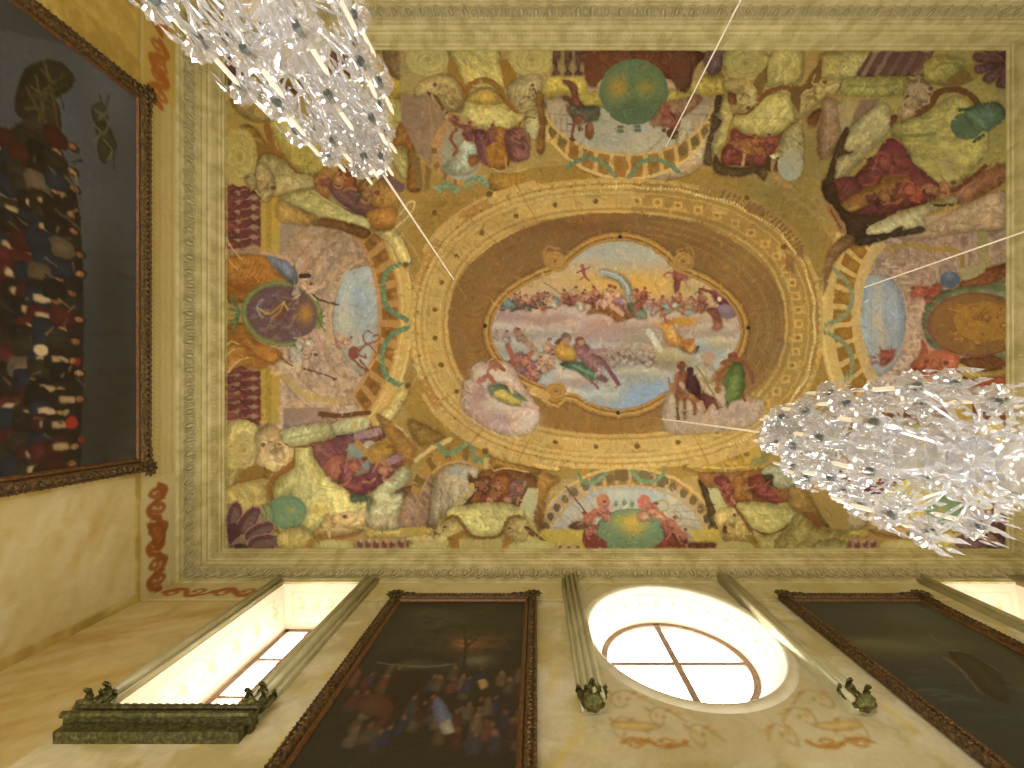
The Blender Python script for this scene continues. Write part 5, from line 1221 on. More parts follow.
ex = ([(W0, YF, 0), (W1, YF, 0), (W1, YF, V0), (W0, YF, V0)], [(0, 1, 2, 3)], 'c2bc9c')
wf = painted_grid('wall_front', IMG, lambda U, V: (W0 + U * (W1 - W0), np.full_like(U, YF), V0 + V * (V1 - V0)), M['plaster'], keep=keep_front, extra=ex)
tag(wf, 'long window wall in pale yellow marbled plaster with rust scrollwork under the cornice', kind='structure')

# --- left wall: u = y, v = height
cv = Canvas(YB, V0, YF, V1, WR, 'b39c50', wob=.012, wcell=.12, seed=27); cv.soft = .014
marble_fill(cv, 51, 'a48d48', 'b59c50', 'c2b070')
cv.poly([(.95, E + 3.0), (2.45, E + 3.0), (2.45, E + 5.72), (.95, E + 5.72)], 'c8bb90', .8)
for i in range(46):
    R = random.Random(i + 90)
    y = .9 + R.random() * 1.5; z = E + 3.9 + R.random() * 1.8
    cv.line([(y - .25, z + .1), (y - .05, z - .02 + R.random() * .1), (y + .1, z - .1), (y + .3, z - .15)], .03 + R.random() * .07, R.choice(('a8883c', 'd2c79c', 'cbbd86', 'b99a55', 'd6cfae', 'dcd6bc')), .36, soft=.05)
cv.poly([(YB, E + 5.80), (YF, E + 5.80), (YF, E + 6.44), (YB, E + 6.44)], 'c0b584', .85)
for z, c_, w in ((5.78, '9a8440', .03), (6.0, 'a3904a', .016), (6.1, '9f8c48', .012), (6.2, 'ad9b52', .014), (6.30, '9a8744', .02), (6.36, 'cdbf7c', .02)):
    cv.line([(YB, E + z), (YF, E + z)], w, c_, .6, 0)
for i in range(150):
    y = YB + i * .056
    cv.line([(y, E + 6.01), (y + .03, E + 6.09)], .012, 'a08a44', .5, 0)
cv.poly([(1.0, E + 5.84), (2.5, E + 5.84), (2.5, E + 6.40), (1.0, E + 6.40)], 'c3ba8c', .8)
cv.poly([(YB, E + 5.84), (-4.15, E + 5.84), (-4.15, E + 6.40), (YB, E + 6.40)], 'bba354', .8)
for y in (1.12, 1.62, 2.08):
    rust_scroll(cv, y, E + 6.05, .46, .30, col='8f552c')
cv.blob([(1.6, E + 5.9), (1.75, E + 5.95), (2.0, E + 6.05), (1.85, E + 6.2), (1.65, E + 6.1)], '93592e', .9)
for y in (-5.5, -4.9, -4.5):
    rust_scroll(cv, y, E + 6.08, .5, .30, col='a0622c')
IMG = cv.finish(.03, .03, 4, .05)
ex = ([(XL, YB, 0), (XL, YF, 0), (XL, YF, V0), (XL, YB, V0)], [(0, 1, 2, 3)], 'b59c50')
wl = painted_grid('wall_left', IMG, lambda U, V: (np.full_like(U, XL), YB + U * (YF - YB), V0 + V * (V1 - V0)), M['plaster'], extra=ex)
tag(wl, 'end wall to the left in golden marbled plaster with rust scroll stencils', kind='structure')

# ------------------------------------------------------------------ cornice on four sides
PROF = [(-.03, 6.36), (.0, 6.36), (.022, 6.40), (.022, 6.43), (.035, 6.45), (.06, 6.50), (.105, 6.55), (.125, 6.575), (.145, 6.575), (.15, 6.60),
        (.165, 6.64), (.195, 6.68), (.20, 6.72), (.215, 6.73), (.25, 6.80), (.262, 6.86), (.275, 6.87), (.28, 6.91), (.297, 6.92), (.30, 6.945), (-.03, 6.96)]


def cornice(name, label, axis):
    """axis: 'y+' window side, 'y-' back, 'x-' left, 'x+' right"""
    def pt(t, p, z):      # t 0..1 along the run, mitred at the corners
        if axis == 'y+': return (XL + p + t * (XR - XL - 2 * p), YF - p, E + z)
        if axis == 'y-': return (XL + p + t * (XR - XL - 2 * p), YB + p, E + z)
        if axis == 'x-': return (XL + p, YB + p + t * (YF - YB - 2 * p), E + z)
        return (XR - p, YB + p + t * (YF - YB - 2 * p), E + z)
    L = (XR - XL) if axis[0] == 'y' else (YF - YB)
    mb = MB(); n = len(PROF)
    mb.add([pt(t, p, z) for t in (0, 1) for p, z in PROF], [(i, i + 1, n + i + 1, n + i) for i in range(n - 1)])
    root = mb.build(name, M['stucco']); tag(root, label, kind='structure')
    lv = MB(); k = int(L / .205)
    def sl(t, a, o):              # a along the run, 0..1 up the sloping frieze, o stand-off
        return pt(t, .045 + .085 * a + o * .7, 6.445 + .12 * a - o * .7)
    for i in range(k):            # egg-and-leaf frieze
        t = (i + .5) / k; u = 1 / L
        vs = []; fs = []
        for r_ in range(4):       # the egg
            for q in range(8):
                w_ = math.cos(r_ / 3.2 * PI / 2)
                vs.append(sl(t + .030 * u * w_ * math.cos(q * PI / 4), .52 + .34 * w_ * math.sin(q * PI / 4), .006 + .028 * math.sin(r_ / 3.2 * PI / 2)))
        fs = [(r_ * 8 + q, r_ * 8 + (q + 1) % 8, r_ * 8 + 8 + (q + 1) % 8, r_ * 8 + 8 + q) for r_ in range(3) for q in range(8)]
        lv.add(vs, fs)
        lv.tube([sl(t + s_ * .058 * u, a_, .018) for s_, a_ in ((-.75, 1.0), (-1, .7), (-.9, .3), (-.45, .02), (0, -.06), (.45, .02), (.9, .3), (1, .7), (.75, 1.0))], .0105, 5)
        tt = (i + 1.0) / k
        for s_ in (-1, 0, 1):     # the leaf between the eggs
            lv.tube([sl(tt, .95, .01), sl(tt + s_ * .012 * u, .6, .028), sl(tt + s_ * .030 * u, .25, .024), sl(tt + s_ * .040 * u, .02, .006)], [.004, .011, .009, .003], 5)
    lv.build('carved_leaf_frieze', M['stucco_dark'], root)
    dn = MB(); k = int(L / .062)
    for i in range(k):            # bead row near the fresco
        t0, t1 = (i + .2) / k, (i + .72) / k
        dn.add([pt(t0, .222, 6.752), pt(t1, .222, 6.752), pt(t1, .246, 6.80), pt(t0, .246, 6.80), pt(t0, .24, 6.745), pt(t1, .24, 6.745), pt(t1, .262, 6.79), pt(t0, .262, 6.79)],
               [(4, 5, 6, 7), (0, 1, 5, 4), (1, 2, 6, 5), (2, 3, 7, 6), (3, 0, 4, 7)])
    dn.build('bead_row', M['stucco'], root)
    rp = MB(); k = int(L / .04)
    for i in range(k):            # twisted rope astragal
        t0, t1 = (i + .1) / k, (i + .9) / k
        rp.add([pt(t0, .148, 6.604), pt(t0 + .5 / k * .9, .150, 6.60), pt(t1, .168, 6.638), pt(t1 - .5 / k * .9, .166, 6.642), pt((t0 + t1) / 2, .172, 6.61)], [(0, 1, 4), (1, 2, 4), (2, 3, 4), (3, 0, 4)])
    rp.build('rope_astragal', M['stucco'], root)
    return root


cornice('trim_1', 'carved cream cornice above the window wall', 'y+')
cornice('trim_2', 'carved cream cornice along the far top edge of the fresco', 'y-')
cornice('trim_3', 'carved cream cornice above the big painting on the left wall', 'x-')
cornice('trim_4', 'carved cream cornice on the right end wall', 'x+')


# ------------------------------------------------------------------ windows
def leaf_finial(mb, x, y, z, s=1.0, f=1):
    """curling carved acanthus leaves that close the lower end of a moulding; y is the wall side, the leaves bow into the room"""
    def leaf(ax, lean, h, w, out, curl):
        nu, nv = 12, 6
        front, back = [], []
        for i in range(nu + 1):
            u = i / nu
            ww = w * (math.sin(PI * min(1, u * .86 + .10)) ** .7) * (1 + .22 * math.sin(u * 22))
            cz = z + s * (h * math.sin(u * 1.9) / math.sin(1.9) * (1 if u < .83 else 1 - (u - .83) * 1.2))
            cy = y - s * (out * (.3 + .9 * u * u) + curl * max(0, u - .7) * 1.6)
            cx = x + s * (ax + lean * u)
            for j in range(nv + 1):
                v = j / nv * 2 - 1
                cup = .30 * ww * (1 - v * v) - .012 * math.cos(v * 9)
                front.append((cx + s * ww * v, cy - s * cup, cz - s * abs(v) * .02)); back.append((cx + s * ww * v * .94, cy - s * cup + s * .012, cz - s * abs(v) * .02))
        n = (nu + 1) * (nv + 1)
        fs = []
        for i in range(nu):
            for j in range(nv):
                a = i * (nv + 1) + j
                fs += [(a, a + 1, a + nv + 2, a + nv + 1), (n + a, n + a + nv + 1, n + a + nv + 2, n + a + 1)]
        for i in range(nu):
            a, b2 = i * (nv + 1), (i + 1) * (nv + 1)
            fs += [(a, b2, n + b2, n + a), (a + nv, n + a + nv, n + b2 + nv, b2 + nv)]
        fs += [(j, n + j, n + j + 1, j + 1) for j in range(nv)] + [(nu * (nv + 1) + j, nu * (nv + 1) + j + 1, n + nu * (nv + 1) + j + 1, n + nu * (nv + 1) + j) for j in range(nv)]
        mb.add(front + back, fs)
    leaf(-.075, -.05, .17, .034, .05, .10); leaf(.075, .05, .15, .034, .05, .10)
    leaf(0, .012 * f, .20, .044, .075, .12)
    leaf(-.04, -.02, .10, .030, .09, .08); leaf(.045, .02, .09, .030, .09, .08)
    mb.lathe([(.001, -.055 * s), (.05 * s, -.04 * s), (.085 * s, -.015 * s), (.075 * s, .01 * s), (.04 * s, .03 * s)], 14, (x, y - .04 * s, z), .08)


def ribbed(x0, x1, z0, z1, ribs):
    """vertical moulding between x0 and x1; ribs = [(centre fraction, radius, stand-off)]"""
    mb = MB()
    prof = [(x0, 0.0), (x0, .02)]
    w = x1 - x0
    for c_, r_, o_ in ribs:
        for k in range(9):
            a = PI - PI * k / 8
            prof.append((x0 + c_ * w + r_ * math.cos(a), o_ + r_ * 1.15 * math.sin(a)))
    prof += [(x1, .02), (x1, 0.0)]
    n = len(prof)
    mb.add([(x, YF - y, z) for z in (z0, z1) for x, y in prof], [(i, i + 1, n + i + 1, n + i) for i in range(n - 1)] + [tuple(range(n - 1, -1, -1)), tuple(range(n, 2 * n))])
    return mb


def rect_window(name, label, R_, mirror=1):
    x0, x1, z0, z1 = R_
    root = empty(name, (0, 0, 0)); tag(root, label, kind='structure')
    bx0, bx1, bz0, bz1, by = x0 + .20, x1 - .20, z0 + .12, z1 - .30, YF + .52
    # splayed reveals, painted
    for nm, A, B_, C_, D in (('window_reveal', (x0, YF, z0), (bx0, by, bz0), (bx0, by, bz1), (x0, YF, z1)),
                             ('window_reveal', (x1, YF, z0), (bx1, by, bz0), (bx1, by, bz1), (x1, YF, z1)),
                             ('window_soffit', (x0, YF, z1), (bx0, by, bz1), (bx1, by, bz1), (x1, YF, z1)),
                             ('window_sill', (x0, YF, z0), (bx0, by, bz0), (bx1, by, bz0), (x1, YF, z0))):
        c = Canvas(0, 0, 1, 2 if nm == 'window_reveal' else 1, 90, 'f1ece0', wob=.01, wcell=.1, seed=5); c.soft = .012
        H_ = 2 if nm == 'window_reveal' else 1
        c.line([(.18, .12 * H_), (.82, .12 * H_), (.82, .9 * H_), (.18, .9 * H_), (.18, .12 * H_)], .018, 'd9c79a', .5, 0)
        for i in range(5 if H_ == 2 else 3):
            yy = .2 * H_ + i * (.34 if H_ == 2 else .22)
            c.line([(.3, yy), (.5, yy + .1), (.7, yy), (.6, yy - .08), (.5, yy)], .022, 'd2bd8c', .55)
            c.line([(.35, yy + .12), (.5, yy + .02), (.65, yy + .12)], .02, 'd6c292', .55)
            c.ell(.5, yy + .06, .04, .03, 'd0b880', .6)
        im = c.finish(.02, .03, 4, .02)
        A, B_, C_, D = [np.array(q) for q in (A, B_, C_, D)]
        f_ = lambda U, V, A=A, B_=B_, C_=C_, D=D: tuple(((A[i] * (1 - U) + B_[i] * U) * (1 - V) + (D[i] * (1 - U) + C_[i] * U) * V) for i in range(3))
        painted_grid(nm, im, f_, M['reveal'], parent=root)
    fm = MB(); w = .055
    fm.box(bx0 - .02, by - .03, bz0 - .02, bx0 + w, by + .04, bz1 + .02); fm.box(bx1 - w, by - .03, bz0 - .02, bx1 + .02, by + .04, bz1 + .02)
    fm.box(bx0, by - .03, bz1 - w, bx1, by + .04, bz1 + .02); fm.box(bx0, by - .03, bz0 - .02, bx1, by + .04, bz0 + w)
    cx = (bx0 + bx1) / 2
    fr_ = fm.build('window_frame', M['wood'], root)
    gb = MB(); gb.box(cx - .03, by - .025, bz0, cx + .03, by + .03, bz1); gb.build('centre_post', M['wood'], fr_)
    for k in range(1, 4):
        zz = bz1 - k * .68
        if zz > bz0 + .1:
            g_ = MB(); g_.box(bx0, by - .02, zz - .02, bx1, by + .03, zz + .02); g_.build('glazing_bar', M['wood'], fr_)
    pn = MB(); pn.box(bx0, by + .035, bz0, bx1, by + .045, bz1); pn.build('window_pane', M['pane'], root)
    # gilded surround
    lm = ribbed(x0 - .21, x0 - .005, z0 - .17, E + 6.42, [(.2, .022, .03), (.55, .05, .035), (.88, .018, .03)]); lm.build('side_moulding', M['moulding'], root, True)
    lm = ribbed(x1 + .005, x1 + .22, z0 - .17, E + 6.42, [(.22, .04, .05), (.60, .045, .06), (.9, .018, .03)]); lm.build('side_moulding', M['moulding'], root, True)
    hd = MB(); hd.box(x0 - .18, YF - .035, z1, x1 + .18, YF, z1 + .05); hd.box(x0 - .18, YF - .055, z1 + .045, x1 + .18, YF, z1 + .085); hd.build('head_moulding', M['stucco'], root)
    sl = MB(); zs = z0 - .17
    sl.box(x0 - .10, YF - .14, zs - .16, x1 + .25, YF, zs - .10); sl.box(x0 - .08, YF - .11, zs - .10, x1 + .23, YF, zs - .03); sl.tube([(x0 - .10, YF - .135, zs - .05), (x1 + .25, YF - .135, zs - .05)], .022, 8); sl.tube([(x0 - .10, YF - .155, zs - .165), (x1 + .25, YF - .155, zs - .165)], .026, 8); sl.box(x0 - .07, YF - .09, zs - .26, x1 + .22, YF, zs - .165)
    k = 22
    for i in range(k):
        xx = x0 - .07 + (x1 - x0 + .29) * i / (k - 1)
        sl.gem((xx, YF - .125, zs - .015), .034, .07, 7); sl.gem((xx + .01, YF - .155, zs - .13), .022, .05, 6)
    sl.build('carved_bottom_rail', M['rail'], root)
    for xx, f in ((x0 - .10, 1), (x1 + .14, -1)):
        lf = MB(); leaf_finial(lf, xx, YF - .05, zs + .01, 1.0, f); lf.build('leaf_finial', M['leaf'], root, True)
    return root


rect_window('window_1', 'tall rectangular window in a deep painted reveal, nearest the left wall', R1)
rect_window('window_3', 'tall rectangular window at the far right, cut by the picture edge', R3)

# the oval window
root = empty('window_2', (0, 0, 0)); tag(root, 'oval window with crossed glazing bars between two ribbed gilt mouldings', kind='structure')
GX, GZ, GRX, GRZ, GY = 1.58, E + 5.06, .82, .90, YF + .40
c = Canvas(0, 0, 20, 1.6, 28, 'f0eada', wob=.01, wcell=.1, seed=8); c.soft = .02
for i in range(26):
    x = .4 + i * .77
    c.line([(x - .3, .75), (x - .1, 1.05), (x + .15, .85), (x + .3, .6), (x + .45, .85)], .035, 'd3b67c', .7)
    c.line([(x, .9), (x - .1, .6), (x + .08, .5)], .035, 'cba968', .7)
    c.ell(x + .15, 1.05, .08, .05, 'd2b578', .7); c.ell(x - .15, .62, .06, .05, 'c9a45c', .7)
c.line([(0, .3), (20, .3)], .03, 'cdb67c', .7, 0); c.line([(0, 1.3), (20, 1.3)], .03, 'cdb67c', .7, 0)
im = c.finish(.02, .05, 4, .02)


def oval_reveal(U, V):
    a = U * 2 * PI; s = np.sin(V * PI / 2) * .35 + V * .65
    rx = ORX * (1 - s) + GRX * s; rz = ORZ * (1 - s) + GRZ * s
    return (OX * (1 - V) + GX * V + rx * np.cos(a), YF + V * .40, OZ * (1 - V) + GZ * V + rz * np.sin(a))


painted_grid('window_reveal', im, oval_reveal, M['reveal'], parent=root, smooth=True)


def ering(mb, cx, cz, rx, rz, prof, n=96):
    m_ = len(prof)
    vs = [(cx + (rx + d) * math.cos(2 * PI * k / n), y, cz + (rz + d) * math.sin(2 * PI * k / n)) for k in range(n) for d, y in prof]
    mb.add(vs, [(k * m_ + i, k * m_ + i + 1, ((k + 1) % n) * m_ + i + 1, ((k + 1) % n) * m_ + i) for k in range(n) for i in range(m_ - 1)])


mb = MB(); ering(mb, OX, OZ, ORX, ORZ, [(-.005, YF + .05), (-.005, YF - .012), (.02, YF - .028), (.07, YF - .030), (.09, YF - .018), (.105, YF + .004)])
mb.build('oval_rim', M['rim'], root, True)
mb = MB(); ering(mb, GX, GZ, GRX, GRZ, [(.03, GY + .02), (.03, GY - .03), (-.045, GY - .03), (-.055, GY - .02), (-.055, GY + .03)])
ofr = mb.build('window_frame', M['wood'], root, True)
mb = MB(); mb.box(GX - .036, GY - .03, GZ - GRZ, GX + .036, GY + .02, GZ + GRZ); mb.build('glazing_bar', M['wood'], ofr)
mb = MB(); mb.box(GX - GRX, GY - .02, GZ - .03, GX + GRX, GY + .02, GZ + .03); mb.build('glazing_bar', M['wood'], ofr)
mb = MB(); n = 64
ringv = [(GX + GRX * math.cos(2 * PI * k / n), y, GZ + GRZ * math.sin(2 * PI * k / n)) for y in (GY + .025, GY + .035) for k in range(n)]
mb.add(ringv, [tuple(range(n)), tuple(range(2 * n - 1, n - 1, -1))] + [(k, (k + 1) % n, n + (k + 1) % n, n + k) for k in range(n)])
mb.build('window_pane', M['pane'], root)
for x0, x1, ribs, fx in ((.36, .58, [(.12, .02, .03), (.36, .024, .07), (.62, .024, .10), (.88, .022, .12)], 1), (2.585, 2.80, [(.14, .030, .10), (.50, .052, .05), (.86, .030, .04)], -1)):
    ribbed(x0, x1, E + 3.70, E + 6.42, ribs).build('side_moulding', M['moulding'], root, True)
    lf = MB(); leaf_finial(lf, (x0 + x1) / 2, YF - .07, E + 3.68, .95, fx); lf.build('leaf_finial', M['leaf'], root, True)


# ------------------------------------------------------------------ framed paintings
def frame_sweep(w, h, prof, name, mat, parent):
    """prof: (distance outward from the sight edge, height off the wall); the frame lies in local x (width) / z (height), front = -y"""
    mb = MB(); m_ = len(prof)
    vs = []
    for (sx, sz) in ((-1, -1), (1, -1), (1, 1), (-1, 1)):
        for d, y in prof:
            vs.append((sx * (w / 2 + d), -y, sz * (h / 2 + d)))
    mb.add(vs, [(k * m_ + i, k * m_ + i + 1, ((k + 1) % 4) * m_ + i + 1, ((k + 1) % 4) * m_ + i) for k in range(4) for i in range(m_ - 1)])
    return mb


def framed_painting(label, cat, w, h, fw, painter, mapping, group=None, tilt=0.0, fine=.05):
    """w, h outer size; mapping = (location of the outer frame centre at the wall, rotation about z)"""
    root = empty('framed_painting', mapping[0]); root.rotation_euler = (tilt, 0, mapping[1]); tag(root, label, cat, group)
    iw, ih = w - 2 * fw, h - 2 * fw
    cvimg = painter()
    painted_grid('painted_canvas', cvimg, lambda U, V: ((U - .5) * iw, np.full_like(U, -.03), (V - .5) * ih), M['oil'], parent=root)
    mb = frame_sweep(iw, ih, [(-.012, .0), (-.012, .035), (.006, .055), (.03, .05), (.038, .036)], 'sight_fillet', None, root); mb.build('sight_fillet', M['gilt_light'], root)
    mb = frame_sweep(iw, ih, [(.036, .0), (.036, .04), (.05, .075), (.08, .088), (fw - .035, .07), (fw - .02, .085), (fw - .004, .07), (fw, .03), (fw, .0)], 'frame', None, root)
    for i in range(int(w / fine)):          # carved running leaf ornament on the frame
        t = -w / 2 + (i + .5) * w / int(w / fine)
        for sz in (-1, 1):
            mb.gem((t, -.088, sz * (h / 2 - fw * .42)), fine * .42, fine * .9, 5, i * .7, Matrix.Rotation(.9 * (-1) ** i, 3, 'Y')); mb.gem((t, -.083, sz * (h / 2 - .018)), fine * .3, fine * .5, 4)
    for i in range(int(h / fine)):
        t = -h / 2 + (i + .5) * h / int(h / fine)
        for sx in (-1, 1):
            mb.gem((sx * (w / 2 - fw * .42), -.088, t), fine * .42, fine * .9, 5, i * .7, Matrix.Rotation(.9 * (-1) ** i, 3, 'Y')); mb.gem((sx * (w / 2 - .018), -.083, t), fine * .3, fine * .5, 4)
    mb.build('frame', M['gilt'], root)
    bk = MB(); bk.box(-w / 2 + .01, -.025, -h / 2 + .01, w / 2 - .01, -.002, h / 2 - .01); bk.build('back_board', M['gilt_dark'], root)
    for sx in (-1, 1):
        for sz in (-1, 1):
            cm = MB(); R = random.Random(4)
            cx, cz = sx * (w / 2 - .05), sz * (h / 2 - .05)
            for j in range(9):
                a = 2 * PI * j / 9
                cm.gem((cx + .085 * math.cos(a), -.095, cz + .085 * math.sin(a)), .032, .12, 5, 0, Matrix.Rotation(-a + PI / 2, 3, 'Y'))
            cm.gem((cx, -.11, cz), .05, .08, 8); 
            for d in (1, 2, 3):
                cm.gem((cx - sx * d * .075, -.098, cz + sz * .012), .034 - .004 * d, .09, 5, 0, Matrix.Rotation(PI / 2, 3, 'Y')); cm.gem((cx + sx * .012, -.098, cz - sz * d * .075), .034 - .004 * d, .09, 5)
            cm.build('corner_ornament', M['gilt_dark'], root)
    return root


def paint_left():
    # u runs 0..4.56 along the wall (0 = away from the window wall), v 0..2.64 upwards
    LW, LH = 4.93 - .36, 3.0 - .36
    c = Canvas(0, 0, LW, LH, 100, '3c3e42', wob=.014, wcell=.06, seed=61); c.soft = .012
    c.wc = .05
    def U(py, px):     # where a point of the picture stands on this canvas
        z = 5.0 * 450 / (536 - px); y = (py - 402) * z / 450
        return (y + 3.85, z - (5.87 - 3.0 + .18))
    P = lambda L: [U(py, px) for px, py in L]
    c.poly(P([(5, 30), (140, 60), (141, 500), (5, 520)]), '464a52')
    for px, py, rx, ry, col, a in ((115, 90, .5, .4, '565c68', .9), (95, 210, .7, .5, '4c525c', .9), (60, 110, .4, .3, '505866', .8), (115, 300, 1.0, .35, '37382f', .95), (120, 400, .9, .45, '302f26', .98), (90, 330, .5, .3, '33393a', .8), (80, 420, .6, .3, '2a2a22', .8), (60, 200, .3, .3, '474a48', .7), (105, 460, .5, .25, '2c2c28', .9)):
        q = U(py, px); c.glow(q[0], q[1], rx, ry, col, a)
    for i in range(40):
        R = random.Random(i + 5)
        q = U(R.uniform(250, 470), R.uniform(85, 138)); c.line([(q[0], q[1]), (q[0] + R.uniform(-.1, .1), q[1] + R.uniform(.1, .35))], .05, R.choice(('2a3234', '343a30', '262420', '3a403c')), .4, soft=.04)
    c.blob(P([(30, 70), (60, 60), (80, 80), (60, 100), (40, 120), (20, 110)]), '2c281c'); c.blob(P([(38, 90), (52, 85), (66, 120), (62, 145), (45, 120)]), '2e2a1e'); c.blob(P([(20, 130), (50, 105), (60, 100), (66, 118), (50, 140), (30, 160)]), '383226')
    for i in range(18):
        R = random.Random(i + 35)
        c.line(P([(R.uniform(30, 60), R.uniform(60, 130)), (R.uniform(50, 75), R.uniform(70, 150))]), .03, R.choice(('443c28', '28241a', '4e4a34')), .8, taper=.6)
    c.blob(P([(97, 106), (106, 102), (111, 112), (112, 124), (104, 128), (97, 118)]), '3c3e34'); c.blob(P([(100, 124), (110, 122), (118, 136), (121, 148), (112, 150), (103, 140)]), '383a2e')
    c.blob(P([(104, 140), (112, 146), (114, 158), (108, 164), (102, 152)]), '34362c')   # dark winged form in the sky
    for q in ([(100, 110), (112, 122), (108, 135)], [(98, 125), (105, 132), (98, 142)], [(108, 140), (116, 150), (112, 160)], [(103, 118), (110, 112)]):
        c.line(P(q), .03, '5c5e48', .8)
    for q in ([(107, 105), (104, 95)], [(118, 150), (118, 168)], [(110, 108), (113, 96)]):
        c.line(P(q), .03, '33352a', .8)
    # the crowd: rows of half-lit heads and coats
    R = random.Random(11)
    c.blob(P([(5, 150), (60, 160), (82, 200), (88, 300), (86, 420), (78, 480), (5, 500)]), '29241c', .95)
    for row, (pxm, n) in enumerate(((8, 16), (22, 19), (36, 21), (50, 23), (64, 24), (74, 16))):
        for i in range(n):
            py = 152 + i * (330 / n) + R.uniform(-5, 5); px = pxm + R.uniform(-4, 5) + (6 if row == 5 else 0)
            x, y = U(py, px)
            coat = R.choice(('4a2420', '262c38', '1e1c18', '302c22', '5a5040', '252a34', '3c201c', '241f18', '241f18', '2c281e'))
            c.blob([(x - .09, y - .28), (x - .10, y - .12), (x - .04, y - .05), (x + .05, y - .05), (x + .10, y - .14), (x + .09, y - .28)], coat)
            if R.random() < .25: c.blob([(x - .04, y - .2), (x - .03, y - .06), (x + .03, y - .06), (x + .035, y - .2)], R.choice(('b8a888', 'a89470')), .9)
            c.ell(x, y + .015, .050, .060, '2a1e14', .95)
            c.ell(x + R.uniform(-.01, .01), y, .030, .042, R.choice(('a07c56', '946a48', 'ae8c64', '84523c', '7a5a40')), .95)
            c.ell(x - .013, y + .012, .006, .005, '3a2418', .8); c.ell(x + .013, y + .012, .006, .005, '3a2418', .8); c.line([(x - .012, y - .022), (x + .012, y - .022)], .006, '7a3a28', .8)
            if R.random() < .3: c.blob([(x - .05, y + .04), (x, y + .10), (x + .055, y + .04)], R.choice(('7a2620', '2a2418', '8c8468')), .95)
    for q in range(60):
        z_ = random.Random(q + 900); a_ = U(z_.uniform(160, 480), z_.uniform(10, 86)); c.line([(a_[0], a_[1]), (a_[0] + z_.uniform(-.1, .1), a_[1] + z_.uniform(-.1, .12))], .03, z_.choice(('5a5040', '8a7250', '3a3a38', '6a5a44', '2c3040', '15130f')), .7, taper=.6)
    for q in ([(70, 175), (85, 200), (92, 235)], [(60, 210), (80, 225), (94, 245)], [(55, 240), (75, 238)]):
        c.line(P(q), .035, '4a4a3c', .8, taper=.5)
    c.ell(*U(422, 76), .07, .06, '8a2c24'); c.ell(*U(440, 86), .04, .04, '6a2a22'); c.ell(*U(350, 46), .06, .07, 'b8a884')
    return c.finish(.06, .03, 4, .06)


# the left wall's painting: its width runs along y, its front looks towards +x
framed_painting('very wide dark painting of a crowd under a slate sky, filling the left wall', 'painting', 4.93, 3.0, .18, paint_left,
                ((XL + .015, -1.565, E + 5.87 - 1.5), PI / 2), tilt=0, fine=.07)


def dark_canvas(seed):
    LW, LH = 1.86 - .28, 3.3 - .28
    c = Canvas(0, 0, LW, LH, 150, '2c2a20', wob=.014, wcell=.06, seed=seed); c.soft = .012; c.wc = .05
    return c, LW, LH


def paint_middle():
    c, LW, LH = dark_canvas(71)
    def U(px, py):
        z = 2.49 * 450 / (py - 402); x = (px - 536) * z / 450
        return (x + 1.85 - .14, z - (5.82 - 3.3 + .14))
    P = lambda L: [U(px, py) for px, py in L]
    for px, py, rx, ry, col, a in ((440, 620, .35, .25, '4a4836', .9), (470, 640, .35, .2, '7a5232', .9), (465, 641, .12, .08, 'a87040', .9), (490, 636, .25, .15, '5a4430', .8), (420, 640, .4, .2, '3a3a2a', .9), (477, 658, .18, .12, '6c6c58', .9), (500, 620, .3, .3, '34332a', .8), (400, 690, .6, .5, '2c2218', .9), (500, 700, .5, .5, '2e2620', .9), (430, 610, .3, .12, '56543e', .6)):
        q = U(px, py); c.glow(q[0], q[1], rx, ry, col, a)
    c.blob(P([(395, 660), (420, 655), (460, 662), (458, 668), (420, 668), (385, 668)]), '3c3c2c'); c.line(P([(378, 660), (420, 664), (455, 661)]), .025, '6a6850', .7)
    c.line(P([(464, 665), (466, 640), (462, 622)]), .03, '2a2418', .9); c.line(P([(466, 645), (480, 632)]), .02, '2a2418', .9)
    for i in range(60):
        R = random.Random(i + 400); q = U(R.uniform(400, 520), R.uniform(605, 650))
        c.ell(q[0], q[1], R.uniform(.03, .1), R.uniform(.02, .06), R.choice(('26281c', '30301f', '3a3826', '2a2a20')), .6)
    for i in range(70):      # dim figures on the ground
        R = random.Random(i + 500); q = U(R.uniform(350, 522), R.uniform(668, 740))
        c.blob([(q[0] - .05, q[1] - .1), (q[0] - .03, q[1] + .06), (q[0] + .03, q[1] + .08), (q[0] + .05, q[1] - .1)], R.choice(('4a2e24', '3a3a44', '4c4434', '33261c', '5a3a30', '2c3040', '5c5448')), .75)
        c.ell(q[0], q[1] + .09, .022, .03, R.choice(('7a5a40', '6a4c38')), .7)
    c.blob(P([(432, 700), (440, 694), (452, 712), (448, 724), (436, 716)]), '58607c'); c.blob(P([(440, 720), (450, 716), (455, 728), (444, 730)]), '86867c'); c.blob(P([(478, 678), (486, 676), (488, 684), (480, 686)]), '8a7c54')
    c.blob(P([(355, 700), (370, 690), (390, 696), (388, 712), (365, 712)]), '4a3226'); c.blob(P([(360, 680), (366, 676), (366, 690)]), '5a2c28')
    return c.finish(.08, .03, 4, .08)


